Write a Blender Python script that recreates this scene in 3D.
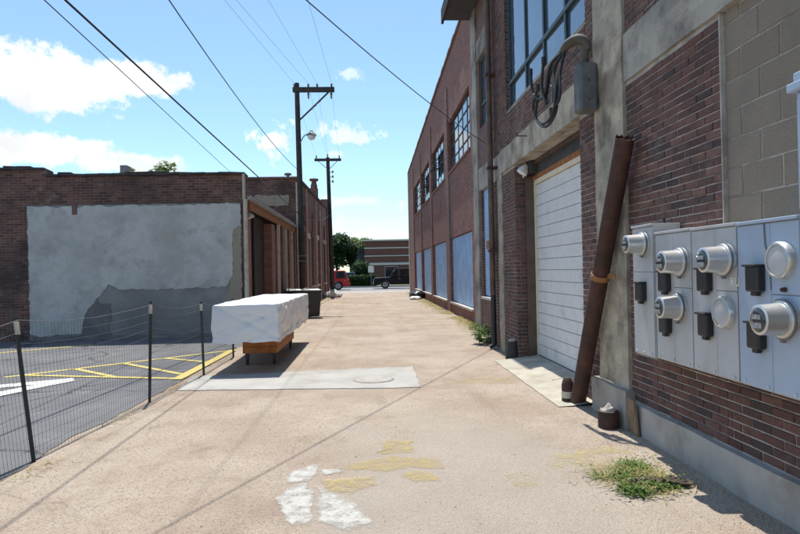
import bpy, math, random
from mathutils import Vector, Matrix, noise as mnoise
R = math.radians
rng = random.Random(7)
scene = bpy.context.scene
for o in list(bpy.data.objects): bpy.data.objects.remove(o)
COL = scene.collection

# ------------------------------------------------------------------ camera
CAMH = 1.55
cd = bpy.data.cameras.new('camera'); cam = bpy.data.objects.new('camera', cd); COL.objects.link(cam)
right = Vector((0.99859816, -0.04887982, -0.02030961))
down = Vector((-0.01997463, 0.00733197, -0.9997736))
fwd = Vector((0.04901767, 0.99877776, 0.00634534))
m3 = Matrix((right, -down, -fwd)).transposed()
cam.matrix_world = Matrix.Translation((0, 0, CAMH)) @ m3.to_4x4()
cd.sensor_width = 36; cd.lens = 36 * 613 / 800; cd.clip_start = .05; cd.clip_end = 3000
scene.camera = cam

# ------------------------------------------------------------------ sun and sky
to_sun = Vector((-0.035, 0.335, 1.0)).normalized()
elev = math.asin(to_sun.z); azim = math.atan2(to_sun.x, to_sun.y)
sd = bpy.data.lights.new('sun', 'SUN'); sd.energy = 4.2; sd.angle = R(.53); sd.color = (1, .955, .88)
sun = bpy.data.objects.new('sun', sd); COL.objects.link(sun); sun.location = (0, 20, 40)
sun.rotation_euler = (-to_sun).to_track_quat('-Z', 'Y').to_euler()
scene.view_settings.view_transform = 'Standard'; scene.view_settings.look = 'None'
scene.view_settings.exposure = 0.5; scene.view_settings.gamma = 1

class NT:
    """small helper round a node tree"""
    def __init__(s, tree): s.t = tree; s.n = tree.nodes; s.l = tree.links
    def new(s, typ, **kw):
        n = s.n.new(typ)
        for k, v in kw.items(): setattr(n, k, v)
        return n
    def put(s, sock, v):
        if isinstance(v, bpy.types.NodeSocket): s.l.new(v, sock)
        elif isinstance(v, (tuple, list)) and len(v) == 3 and len(sock.default_value) == 4: sock.default_value = (*v, 1)
        else: sock.default_value = v
    def math(s, op, a, b=0., c=None, clamp=False):
        n = s.new('ShaderNodeMath', operation=op, use_clamp=clamp)
        s.put(n.inputs[0], a); s.put(n.inputs[1], b)
        if c is not None: s.put(n.inputs[2], c)
        return n.outputs[0]
    def mix(s, f, a, b, mode='MIX'):
        n = s.new('ShaderNodeMix', data_type='RGBA', blend_type=mode)
        s.put(n.inputs[0], f); s.put(n.inputs[6], a); s.put(n.inputs[7], b)
        return n.outputs[2]
    def noise(s, vec, scale, detail=4, rough=.55, dist=0.):
        n = s.new('ShaderNodeTexNoise'); s.put(n.inputs['Vector'], vec)
        n.inputs['Scale'].default_value = scale; n.inputs['Detail'].default_value = detail
        n.inputs['Roughness'].default_value = rough; n.inputs['Distortion'].default_value = dist
        return n.outputs['Fac']
    def ramp(s, f, a, b, lo=0., hi=1.):
        n = s.new('ShaderNodeMapRange', interpolation_type='SMOOTHSTEP')
        s.put(n.inputs[0], f); n.inputs[1].default_value = a; n.inputs[2].default_value = b
        n.inputs[3].default_value = lo; n.inputs[4].default_value = hi
        return n.outputs[0]
    def vmath(s, op, a, b=(0, 0, 0)):
        n = s.new('ShaderNodeVectorMath', operation=op); s.put(n.inputs[0], a); s.put(n.inputs[1], b)
        return n.outputs['Value'] if op in ('LENGTH', 'DOT_PRODUCT') else n.outputs[0]
    def pos(s): return s.new('ShaderNodeNewGeometry').outputs['Position']
    def bump(s, h, strength, dist=.01):
        n = s.new('ShaderNodeBump'); s.put(n.inputs['Height'], h)
        n.inputs['Strength'].default_value = strength; n.inputs['Distance'].default_value = dist
        return n.outputs[0]

world = bpy.data.worlds.new('World'); scene.world = world; world.use_nodes = True
W = NT(world.node_tree); W.n.clear()
sky = W.new('ShaderNodeTexSky', sky_type='NISHITA'); sky.sun_disc = False
sky.sun_elevation = elev; sky.sun_rotation = azim; sky.altitude = 150
sky.air_density = 1.0; sky.dust_density = .6; sky.ozone_density = 1.6
dirv = W.new('ShaderNodeTexCoord').outputs['Generated']
nz = W.noise(dirv, 7.5, 9, .6); nz2 = W.noise(dirv, 30, 9, .68)
wob = W.math('ADD', W.math('MULTIPLY', W.math('SUBTRACT', nz, .5), 1.9), W.math('MULTIPLY', W.math('SUBTRACT', nz2, .5), 1.1))
dens = None
# cumulus: direction (azimuth to the right of the alley axis, elevation) in degrees and half extents
for az, el, ra, re_, w in ((-27.5, 15.4, 8.6, 2.9, 1), (-21, 16.6, 5.2, 1.9, .9), (-29, 10.3, 9, 1.8, 1), (-21, 9.7, 7, 1.2, .9),
                           (-9.0, 11.9, 3.4, 1.5, .8), (-1.8, 12.6, 3.2, .8, .6), (-1.9, 6.6, 5.5, 1.0, .42), (2.8, 6.4, 2.8, .8, .4),
                           (-2.6, 10.8, 2.0, .5, .5), (-1.6, 17.9, 1.5, .5, .45), (-20.2, 25.2, 1.6, .5, .4), (-6, 4, 12, 1.8, .45),
                           (30, 14, 14, 4, .9), (62, 22, 12, 5, 1), (110, 18, 15, 5, 1), (160, 25, 14, 6, 1), (-70, 20, 14, 5, 1), (-120, 15, 16, 5, 1)):
    a, e = R(az), R(el)
    c = Vector((math.sin(a) * math.cos(e), math.cos(a) * math.cos(e), math.sin(e)))
    tx = Vector((math.cos(a), -math.sin(a), 0)); tz = c.cross(tx) * -1
    dv = W.vmath('SUBTRACT', dirv, tuple(c))
    u = W.math('DIVIDE', W.vmath('DOT_PRODUCT', dv, tuple(tx)), math.tan(R(ra)))
    v = W.math('DIVIDE', W.vmath('DOT_PRODUCT', dv, tuple(tz)), math.tan(R(re_)))
    d = W.math('DIVIDE', W.vmath('DOT_PRODUCT', dv, tuple(c)), .25)
    r = W.math('SQRT', W.math('ADD', W.math('ADD', W.math('MULTIPLY', u, u), W.math('MULTIPLY', v, v)), W.math('MULTIPLY', d, d)))
    small = ra < 4
    q = W.math('ADD', W.math('MULTIPLY', W.math('SUBTRACT', 1., r), .55 if small else 1.), W.math('MULTIPLY', wob, 1.7 if small else 1.))
    q = W.math('MULTIPLY', W.ramp(q, .10, .46), w)
    dens = q if dens is None else W.math('MAXIMUM', dens, q)
shade = W.ramp(W.noise(dirv, 16, 8, .6), .32, .62, .80, 1.06)
ccol = W.mix(1., (9.3, 9.5, 9.8), W.new('ShaderNodeCombineColor').outputs[0], 'MIX')
cc = W.new('ShaderNodeVectorMath', operation='SCALE'); cc.inputs[0].default_value = (5.9, 6.05, 6.2); W.put(cc.inputs['Scale'], shade)
skyt = W.mix(1., sky.outputs[0], (.88, 1.0, 1.02), 'MULTIPLY')
skycol = W.mix(dens, skyt, cc.outputs[0])
bg = W.new('ShaderNodeBackground'); W.put(bg.inputs[0], skycol); bg.inputs[1].default_value = .14
W.l.new(bg.outputs[0], W.new('ShaderNodeOutputWorld').inputs[0])
W.n.remove(ccol.node)

# ------------------------------------------------------------------ materials
def material(name):
    m = bpy.data.materials.new(name); m.use_nodes = True
    t = NT(m.node_tree); b = t.n['Principled BSDF']
    return m, t, b
def simple(name, col, rough=.7, metal=0., var=.18, scale=6., bump=.15, bscale=60., spec=.5, dirt=None, dscale=1.5, dlo=.45, dhi=.75, bdist=.006):
    m, t, b = material(name)
    p = t.pos(); n1 = t.noise(p, scale, 5)
    c = t.mix(t.ramp(n1, .25, .75), tuple(x * (1 - var) for x in col), tuple(min(1, x * (1 + var)) for x in col))
    if dirt: c = t.mix(t.ramp(t.noise(p, dscale, 7, .65), dlo, dhi), c, dirt)
    t.put(b.inputs['Base Color'], c); b.inputs['Roughness'].default_value = rough; b.inputs['Metallic'].default_value = metal
    b.inputs['Specular IOR Level'].default_value = spec
    if bump: t.put(b.inputs['Normal'], t.bump(t.noise(p, bscale, 4), bump, bdist))
    return m
def brick_tex(name, axis, c1, c2, mortar, dirt=(.05, .04, .04), dlo=.5, dhi=.8, rough=.9, w=.215, h=.0677):
    m, t, b = material(name)
    s = t.new('ShaderNodeSeparateXYZ'); t.put(s.inputs[0], t.pos())
    cb = t.new('ShaderNodeCombineXYZ'); t.put(cb.inputs[0], s.outputs[0 if axis == 'y' else 1]); t.put(cb.inputs[1], s.outputs[2])
    br = t.new('ShaderNodeTexBrick'); t.put(br.inputs['Vector'], cb.outputs[0])
    br.inputs['Scale'].default_value = 1; br.inputs['Brick Width'].default_value = w; br.inputs['Row Height'].default_value = h
    br.inputs['Mortar Size'].default_value = .0055; br.inputs['Mortar Smooth'].default_value = .3; br.inputs['Bias'].default_value = 0
    t.put(br.inputs['Color1'], c1); t.put(br.inputs['Color2'], c2); t.put(br.inputs['Mortar'], mortar)
    p = t.pos()
    c = t.mix(t.ramp(t.noise(p, .9, 8, .65), dlo, dhi, 0, .8), br.outputs['Color'], dirt)
    c = t.mix(t.ramp(t.noise(p, 5, 6, .6), .55, .8, 0, .35), c, tuple(min(1, x * 1.5) for x in mortar))
    t.put(b.inputs['Base Color'], c); b.inputs['Roughness'].default_value = rough
    hgt = t.math('ADD', t.math('MULTIPLY', br.outputs['Fac'], -1.), t.math('MULTIPLY', t.noise(p, 45, 4), .5))
    t.put(b.inputs['Normal'], t.bump(hgt, .7, .012))
    return m
def brick_mat(name, single, c1, c2, c3, soot=(.035, .028, .028)):
    m, t, b = material(name); p = t.pos()
    rnd = t.new('ShaderNodeObjectInfo').outputs['Random'] if single else t.new('ShaderNodeNewGeometry').outputs['Random Per Island']
    c = t.mix(t.ramp(rnd, 0, .55), c1, c2); c = t.mix(t.ramp(rnd, .7, 1.), c, c3)
    c = t.mix(t.ramp(t.noise(p, 30, 5), .35, .8, 0, .5), c, tuple(x * .55 for x in c1))
    c = t.mix(t.ramp(t.noise(p, 1.3, 8, .65), .48, .72, 0, .6), c, soot)
    c = t.mix(t.ramp(t.noise(p, 1.6, 8, .7, .5), .52, .74, 0, .5), c, (.24, .20, .185))
    c = t.mix(t.ramp(t.noise(p, 55, 6, .7), .58, .7, 0, .45), c, (.3, .26, .23))
    t.put(b.inputs['Base Color'], c); b.inputs['Roughness'].default_value = .92
    t.put(b.inputs['Normal'], t.bump(t.noise(p, 90, 5), .5, .006))
    return m
M = {}
BC = ((.098, .049, .042), (.160, .078, .060), (.066, .043, .041))
M['brick'] = brick_mat('brick_near', True, *BC); M['brick_joined'] = brick_mat('brick_near_joined', False, *BC)
M['mortar'] = simple('mortar', (.44, .395, .345), .95, var=.2, scale=9, bump=.4, dirt=(.20, .165, .145), dscale=1.6, dlo=.44, dhi=.72)
M['brick_side'] = brick_tex('brick_far_side', 'x', (.17, .068, .052), (.29, .125, .092), (.27, .19, .155), dirt=(.13, .06, .05), dlo=.48, dhi=.78)
M['brick_bay'] = brick_tex('brick_bay', 'x', (.13, .06, .05), (.18, .08, .065), (.3, .26, .23))
M['brick_left'] = brick_tex('brick_left_front', 'y', (.095, .041, .032), (.22, .098, .07), (.26, .215, .18), dirt=(.035, .027, .025), dlo=.36, dhi=.66)
M['brick_left_side'] = brick_tex('brick_left_side', 'x', (.2, .085, .065), (.27, .125, .095), (.26, .21, .18), dirt=(.08, .05, .045), dlo=.5, dhi=.8)
M['brick_bg'] = brick_tex('brick_background', 'y', (.15, .06, .045), (.19, .08, .06), (.2, .15, .12), w=.3, h=.1)
M['concrete'] = simple('concrete', (.35, .32, .275), .9, var=.22, scale=3, bump=.35, bscale=40, dirt=(.13, .115, .10), dscale=1.5, dlo=.42, dhi=.68)
M['concrete_warm'] = simple('concrete_warm', (.35, .305, .235), .9, var=.25, scale=4, bump=.45, bscale=30, dirt=(.15, .125, .09), dscale=2.5, dlo=.46, dhi=.7)
M['foundation'] = simple('foundation', (.40, .37, .33), .92, var=.15, scale=2.5, bump=.3, bscale=30, dirt=(.24, .21, .18), dscale=2.2)
M['slab'] = simple('slab', (.38, .365, .335), .9, var=.10, scale=2, bump=.25, bscale=80, dirt=(.29, .265, .225), dscale=1.4)
M['manhole'] = simple('manhole_lid', (.36, .335, .30), .85, var=.15, scale=8, bump=.4)
M['apron'] = simple('apron', (.42, .385, .31), .9, var=.14, scale=3, bump=.3, bscale=70, dirt=(.27, .23, .175), dscale=1.9)
M['cabinet'] = simple('cabinet_paint', (.47, .465, .46), .42, metal=.0, var=.06, scale=3, bump=.06, bscale=14, dirt=(.36, .355, .345), dscale=2.2, dlo=.44, dhi=.74, bdist=.02)
M['cabinet_blue'] = simple('cabinet_paint_blue', (.37, .44, .54), .4, var=.07, scale=3, bump=.06, bscale=14, bdist=.02)
M['alu'] = simple('cast_aluminium', (.62, .62, .60), .38, metal=.75, var=.06, scale=10, bump=.08, bscale=60)
M['dial'] = simple('dial', (.22, .23, .23), .5, var=.3, scale=30, bump=0)
M['dial_pale'] = simple('pale_dial', (.30, .30, .29), .5, var=.4, scale=60, bump=0)
M['black_plastic'] = simple('black_plastic', (.016, .016, .018), .42, var=.1, bump=.05)
M['rubber'] = simple('rubber', (.028, .027, .026), .75, var=.3, bump=.3)
M['rust'] = simple('rusty_steel', (.07, .027, .018), .72, var=.35, scale=7, bump=.5, bscale=45, dirt=(.035, .018, .014), dscale=4, dlo=.4, dhi=.7)
M['rust_light'] = simple('rust_orange', (.28, .13, .05), .85, var=.3, scale=9, bump=.4)
M['downpipe'] = simple('downpipe_paint', (.10, .065, .05), .6, var=.3, scale=4, bump=.3, dirt=(.2, .11, .05), dscale=3)
M['steel_dark'] = simple('dark_steel', (.045, .045, .05), .65, var=.25, scale=5, bump=.2, dirt=(.10, .075, .05), dscale=3, dlo=.55, dhi=.8)
M['galv'] = simple('galvanised_grey', (.17, .175, .18), .55, metal=.25, var=.15, scale=6, bump=.15)
M['service_grey'] = simple('service_box_grey', (.13, .135, .14), .6, var=.2, scale=8, bump=.2, dirt=(.09, .085, .08), dscale=6)
M['service_tan'] = simple('weatherhead_tan', (.095, .08, .062), .7, var=.25, scale=9, bump=.3)
M['door'] = simple('door_paint', (.68, .68, .66), .6, var=.05, scale=5, bump=.12, bscale=25, dirt=(.48, .47, .44), dscale=3.2, dlo=.5, dhi=.8)
M['door_trim'] = simple('door_trim', (.70, .62, .47), .65, var=.08, scale=5, bump=.1)
M['oak'] = simple('orange_timber', (.30, .115, .035), .75, var=.3, scale=9, bump=.3)
M['orange'] = simple('orange_board', (.42, .15, .035), .7, var=.25, scale=6, bump=.2, dirt=(.25, .09, .03), dscale=4)
M['brown_steel'] = simple('brown_jamb', (.10, .07, .05), .7, var=.25, scale=5, bump=.2)
M['teal'] = simple('window_teal', (.018, .042, .045), .5, var=.2, bump=.1)
M['blue_board'] = simple('blue_board', (.32, .50, .72), .75, var=.12, scale=2.5, bump=.2, bscale=18, dirt=(.22, .36, .55), dscale=2.2)
M['sill'] = simple('stone_sill', (.5, .46, .4), .85, bump=.2)
def mat_plaster():
    m, t, b = material('white_plaster'); p = t.pos()
    c = t.mix(t.ramp(t.noise(p, 1.1, 8, .65), .38, .64), (.52, .507, .48), (.40, .39, .367))
    c = t.mix(t.ramp(t.noise(p, 2.0, 9, .72, .1), .5, .66, 0, .65), c, (.30, .295, .28))
    c = t.mix(t.ramp(t.noise(p, .7, 6, .6), .52, .68, 0, .5), c, (.40, .375, .31))
    c = t.mix(t.ramp(t.noise(p, 14, 6, .7), .58, .72, 0, .4), c, (.2, .205, .21))
    t.put(b.inputs['Base Color'], c); b.inputs['Roughness'].default_value = .92
    t.put(b.inputs['Normal'], t.bump(t.math('ADD', t.noise(p, 4, 6, .6), t.math('MULTIPLY', t.noise(p, 40, 4), .25)), .7, .04))
    return m
M['plaster'] = mat_plaster()
M['plaster_grey'] = simple('grey_plaster', (.235, .225, .21), .92, var=.18, scale=1.2, bump=.6, bscale=6, dirt=(.165, .16, .15), dscale=1.4, bdist=.03)
M['plaster_tan'] = simple('tan_plaster', (.31, .265, .2), .92, var=.15, scale=2, bump=.4, dirt=(.22, .18, .14), dscale=2)
M['plaster_dark'] = simple('damp_plaster', (.165, .16, .152), .92, var=.3, scale=2, bump=.5, bscale=9)
M['coping'] = simple('tar_coping', (.055, .045, .042), .8, var=.3, scale=5, bump=.4)
M['clay'] = simple('clay_coping', (.17, .09, .07), .8, var=.3, scale=5, bump=.3)
M['cream'] = simple('cream_paint', (.55, .50, .41), .75, var=.12, scale=4, bump=.2, dirt=(.33, .26, .18), dscale=4)
M['tan_pipe'] = simple('tan_pipe', (.48, .43, .34), .6, var=.15, scale=4, bump=.1, dirt=(.33, .25, .14), dscale=5)
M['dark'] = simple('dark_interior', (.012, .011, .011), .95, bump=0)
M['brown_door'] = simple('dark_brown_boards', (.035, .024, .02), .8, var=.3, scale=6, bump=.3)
M['shingle'] = simple('grey_roofing', (.27, .255, .24), .9, var=.2, scale=5, bump=.4)
M['roofing'] = simple('flat_roofing', (.16, .155, .15), .95, var=.2, bump=.2)
M['pole'] = simple('pole_wood', (.05, .042, .036), .9, var=.35, scale=5, bump=.5, bscale=25)
M['cable'] = simple('cable', (.02, .02, .021), .6, bump=0)
M['porcelain'] = simple('porcelain', (.16, .11, .09), .3, bump=0)
M['yellow'] = None
M['white_cloth'] = simple('white_cloth', (.74, .74, .73), .9, var=.06, scale=8, bump=.3)
M['bag'] = simple('black_bag', (.02, .02, .022), .35, bump=.3, bscale=25)
M['post'] = simple('fence_post_paint', (.022, .027, .024), .6, var=.3, bump=.2)
M['post_tip'] = simple('fence_post_tip', (.58, .52, .40), .7, var=.15, bump=.1)
M['net'] = simple('fence_wire', (.12, .12, .125), .5, metal=.5, var=.1, bump=0)
M['wood'] = simple('weathered_wood', (.26, .17, .10), .85, var=.3, scale=12, bump=.3)
M['stone'] = simple('pale_stone', (.55, .53, .5), .9, var=.15, bump=.4)
M['red_paint'] = simple('red_car_paint', (.42, .012, .016), .22, var=.04, bump=0)
M['black_paint'] = simple('black_car_paint', (.006, .007, .009), .35, var=.05, bump=0, spec=.2)
M['blue_paint'] = simple('blue_car_paint', (.06, .10, .17), .25, var=.05, bump=0)
M['tyre'] = simple('tyre', (.018, .018, .018), .85, bump=.1)
M['rim'] = simple('rim', (.25, .25, .26), .4, metal=.8, bump=0)
M['lamp_clear'] = simple('lamp_clear', (.7, .7, .7), .15, bump=0)
M['lamp_red'] = simple('lamp_red', (.35, .01, .01), .2, bump=0)
M['white_paint_bld'] = simple('white_band', (.60, .57, .53), .8, var=.1, bump=.1)
M['grey_siding'] = simple('grey_siding', (.20, .21, .22), .85, var=.15, bump=.2)
M['sign'] = simple('sign_white', (.7, .68, .62), .6, bump=0)
M['bark'] = simple('bark', (.09, .065, .045), .95, var=.3, scale=8, bump=.6)

def leafmat(name, c1, c2, c3=None):
    m, t, b = material(name)
    rnd = t.new('ShaderNodeNewGeometry').outputs['Random Per Island']
    c = t.mix(rnd, c1, c2)
    if c3: c = t.mix(t.ramp(t.noise(t.pos(), 7, 3), .45, .65), c, c3)
    t.put(b.inputs['Base Color'], c); b.inputs['Roughness'].default_value = .6; b.inputs['Specular IOR Level'].default_value = .25
    tr = t.new('ShaderNodeBsdfTranslucent'); t.put(tr.inputs[0], c)
    mx = t.new('ShaderNodeMixShader'); mx.inputs[0].default_value = .3
    t.l.new(b.outputs[0], mx.inputs[1]); t.l.new(tr.outputs[0], mx.inputs[2])
    t.l.new(mx.outputs[0], t.n['Material Output'].inputs[0])
    return m
M['leaf'] = leafmat('leaf_green', (.05, .11, .022), (.11, .19, .045))
M['leaf_dark'] = leafmat('leaf_dark', (.022, .055, .016), (.045, .085, .025))
M['leaf_light'] = leafmat('leaf_light', (.10, .16, .035), (.16, .22, .06))
M['weed'] = leafmat('weed_green', (.075, .15, .03), (.15, .23, .06))
M['straw'] = leafmat('dry_grass', (.42, .34, .13), (.50, .42, .20), (.28, .27, .09))

def glass(name, base, ior=1.9, rough=.03):
    m, t, b = material(name); p = t.pos()
    t.put(b.inputs['Base Color'], t.mix(t.noise(p, 3, 4), base, tuple(x * .6 for x in base)))
    b.inputs['Roughness'].default_value = rough; b.inputs['IOR'].default_value = ior
    t.put(b.inputs['Normal'], t.bump(t.noise(p, 2.2, 2), .06, .05))
    return m
M['pane'] = glass('window_glass', (.09, .13, .18), 2.3)
M['pane_dark'] = glass('window_glass_dark', (.03, .035, .04), 1.7)
M['car_glass'] = glass('car_glass', (.012, .014, .016), 1.5)
M['meter_glass'] = glass('meter_glass', (.055, .058, .06), 1.6, .06)

def paint(name, col, wear_lo, wear_hi, scale=9., feather=0.):
    """road paint worn through to the ground beneath"""
    m, t, b = material(name); p = t.pos()
    t.put(b.inputs['Base Color'], t.mix(t.noise(p, 14, 4), col, tuple(x * .82 for x in col))); b.inputs['Roughness'].default_value = .85
    a = t.math('ADD', t.math('MULTIPLY', t.noise(p, scale, 8, .7), .65), t.math('MULTIPLY', t.noise(p, scale * 7, 5, .7), .35))
    if feather:
        at = t.new('ShaderNodeAttribute', attribute_name='cover'); a = t.math('ADD', a, t.math('MULTIPLY', t.math('SUBTRACT', at.outputs['Fac'], 1.), feather))
    t.put(b.inputs['Alpha'], t.ramp(a, wear_lo, wear_hi))
    return m
M['yellow'] = paint('yellow_line', (.62, .50, .16), .30, .42)
M['white_line'] = paint('white_line', (.66, .66, .63), .30, .42)
M['white_spill'] = paint('white_spill', (.49, .475, .435), .28, .56, 11, .3)
M['yellow_spill'] = paint('yellow_spill', (.50, .39, .17), .30, .74, 8, .3)
M['yellow_faint'] = paint('yellow_faint', (.50, .41, .21), .40, .70, 5, .35)

def mat_alley():
    m, t, b = material('alley_aggregate'); p = t.pos()
    c = t.mix(t.ramp(t.noise(p, .55, 6, .6), .32, .68), (.35, .269, .203), (.437, .36, .283))
    c = t.mix(t.ramp(t.noise(p, 2.4, 7, .65), .5, .75, 0, .6), c, (.235, .17, .115))
    st = t.noise(t.vmath('MULTIPLY', p, (1.1, .12, 1)), 1.6, 7, .65)
    c = t.mix(t.ramp(st, .5, .72, 0, .5), c, (.25, .19, .14))
    v = t.new('ShaderNodeTexVoronoi'); t.put(v.inputs['Vector'], p); v.inputs['Scale'].default_value = 95
    sep = t.new('ShaderNodeSeparateColor'); t.put(sep.inputs[0], v.outputs['Color'])
    c = t.mix(t.math('MULTIPLY', t.ramp(sep.outputs[0], .55, 1.), t.ramp(t.noise(p, 1.1, 5), .4, .65, .1, .6)), c, (.58, .51, .42))
    c = t.mix(t.math('MULTIPLY', t.ramp(sep.outputs[1], .68, 1.), .6), c, (.17, .12, .095))
    c = t.mix(t.ramp(t.noise(p, 8, 8, .7), .58, .8, 0, .55), c, (.24, .18, .135))
    c = t.mix(t.ramp(t.noise(p, .23, 5, .6), .5, .68, 0, .5), c, (.42, .365, .29))
    c = t.mix(t.ramp(t.noise(p, .9, 8, .7, .8), .55, .74, 0, .38), c, (.22, .17, .125))
    vc = t.new('ShaderNodeTexVoronoi', feature='DISTANCE_TO_EDGE'); vc.inputs['Scale'].default_value = .33
    nn = t.new('ShaderNodeTexNoise'); t.put(nn.inputs['Vector'], p); nn.inputs['Scale'].default_value = 1.1; nn.inputs['Detail'].default_value = 8; nn.inputs['Roughness'].default_value = .65
    t.put(vc.inputs['Vector'], t.vmath('ADD', p, t.vmath('MULTIPLY', nn.outputs['Color'], (.55, .55, 0))))
    ck = t.math('MULTIPLY', t.ramp(vc.outputs['Distance'], .001, .003, .35, 0), t.ramp(t.noise(p, .6, 3), .5, .65))
    c = t.mix(ck, c, (.13, .095, .07))
    c = t.mix(t.ramp(t.noise(p, 3.5, 9, .75), .57, .7, 0, .4), c, (.47, .42, .34))
    # bare greyish wear in the middle of the near alley
    d_ = t.vmath('LENGTH', t.vmath('MULTIPLY', t.vmath('SUBTRACT', p, (.75, 4.3, 0)), (.62, .36, 0)))
    d_ = t.math('ADD', d_, t.math('MULTIPLY', t.math('SUBTRACT', t.noise(p, 1.4, 7, .65), .5), 1.6))
    c = t.mix(t.ramp(d_, .45, 1.0, .6, 0), c, (.355, .32, .275))
    c = t.mix(t.ramp(t.noise(p, 130, 3, .8), .5, .75, 0, .35), c, (.62, .56, .48))
    t.put(b.inputs['Base Color'], c); b.inputs['Roughness'].default_value = .93; b.inputs['Specular IOR Level'].default_value = .3
    h = t.math('ADD', t.math('MULTIPLY', v.outputs['Distance'], -.8), t.noise(p, 35, 6, .65))
    t.put(b.inputs['Normal'], t.bump(h, .8, .014))
    return m
M['alley'] = mat_alley()
def mat_asphalt(name, c1, c2, c3):
    m, t, b = material(name); p = t.pos()
    c = t.mix(t.ramp(t.noise(p, .5, 6, .6), .35, .65), c1, c2)
    c = t.mix(t.ramp(t.noise(p, 70, 4, .7), .55, .8, 0, .7), c, c3)
    c = t.mix(t.ramp(t.noise(p, 1.7, 8, .7), .52, .72, 0, .5), c, c3)
    v = t.new('ShaderNodeTexVoronoi', feature='DISTANCE_TO_EDGE'); v.inputs['Scale'].default_value = .42
    nn = t.new('ShaderNodeTexNoise'); t.put(nn.inputs['Vector'], p); nn.inputs['Scale'].default_value = 1.6; nn.inputs['Detail'].default_value = 6
    t.put(v.inputs['Vector'], t.vmath('ADD', p, t.vmath('MULTIPLY', nn.outputs['Color'], (.9, .9, 0))))
    c = t.mix(t.ramp(v.outputs['Distance'], .004, .012, .75, 0), c, tuple(x * .4 for x in c1))
    t.put(b.inputs['Base Color'], c); b.inputs['Roughness'].default_value = .9; b.inputs['Specular IOR Level'].default_value = .3
    t.put(b.inputs['Normal'], t.bump(t.noise(p, 120, 5, .7), .6, .01))
    return m
M['lot'] = mat_asphalt('parking_asphalt', (.12, .12, .125), (.165, .163, .165), (.25, .245, .24))
M['street'] = mat_asphalt('street_asphalt', (.21, .205, .2), (.26, .255, .25), (.33, .325, .31))
M['earth'] = simple('earth', (.26, .22, .15), .95, var=.3, scale=2, bump=.5, dirt=(.10, .12, .05), dscale=.8)
M['lawn'] = simple('lawn', (.06, .09, .028), .95, var=.3, scale=3, bump=.5)

def mat_block():
    m, t, b = material('concrete_block'); p = t.pos()
    rnd = t.new('ShaderNodeObjectInfo').outputs['Random']
    c = t.mix(rnd, (.275, .215, .155), (.32, .26, .195))
    v = t.new('ShaderNodeTexVoronoi'); t.put(v.inputs['Vector'], p); v.inputs['Scale'].default_value = 150
    c = t.mix(t.ramp(v.outputs['Distance'], .25, .65, 0, .45), c, (.13, .11, .09))
    c = t.mix(t.ramp(t.noise(p, 2.5, 5), .5, .75, 0, .5), c, (.18, .155, .13))
    t.put(b.inputs['Base Color'], c); b.inputs['Roughness'].default_value = .95
    t.put(b.inputs['Normal'], t.bump(t.math('ADD', v.outputs['Distance'], t.noise(p, 60, 5)), .6, .006))
    return m
M['block'] = mat_block()
def mat_tarp():
    m, t, b = material('white_tarp'); p = t.pos()
    c = t.mix(t.noise(p, 3, 4), (.74, .745, .75), (.66, .665, .675))
    t.put(b.inputs['Base Color'], c); b.inputs['Roughness'].default_value = .5
    n = t.math('ADD', t.noise(p, 5, 4, .5, 1.2), t.math('MULTIPLY', t.noise(p, 18, 3), .3))
    t.put(b.inputs['Normal'], t.bump(n, .08, .03))
    return m
M['tarp'] = mat_tarp()

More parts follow.
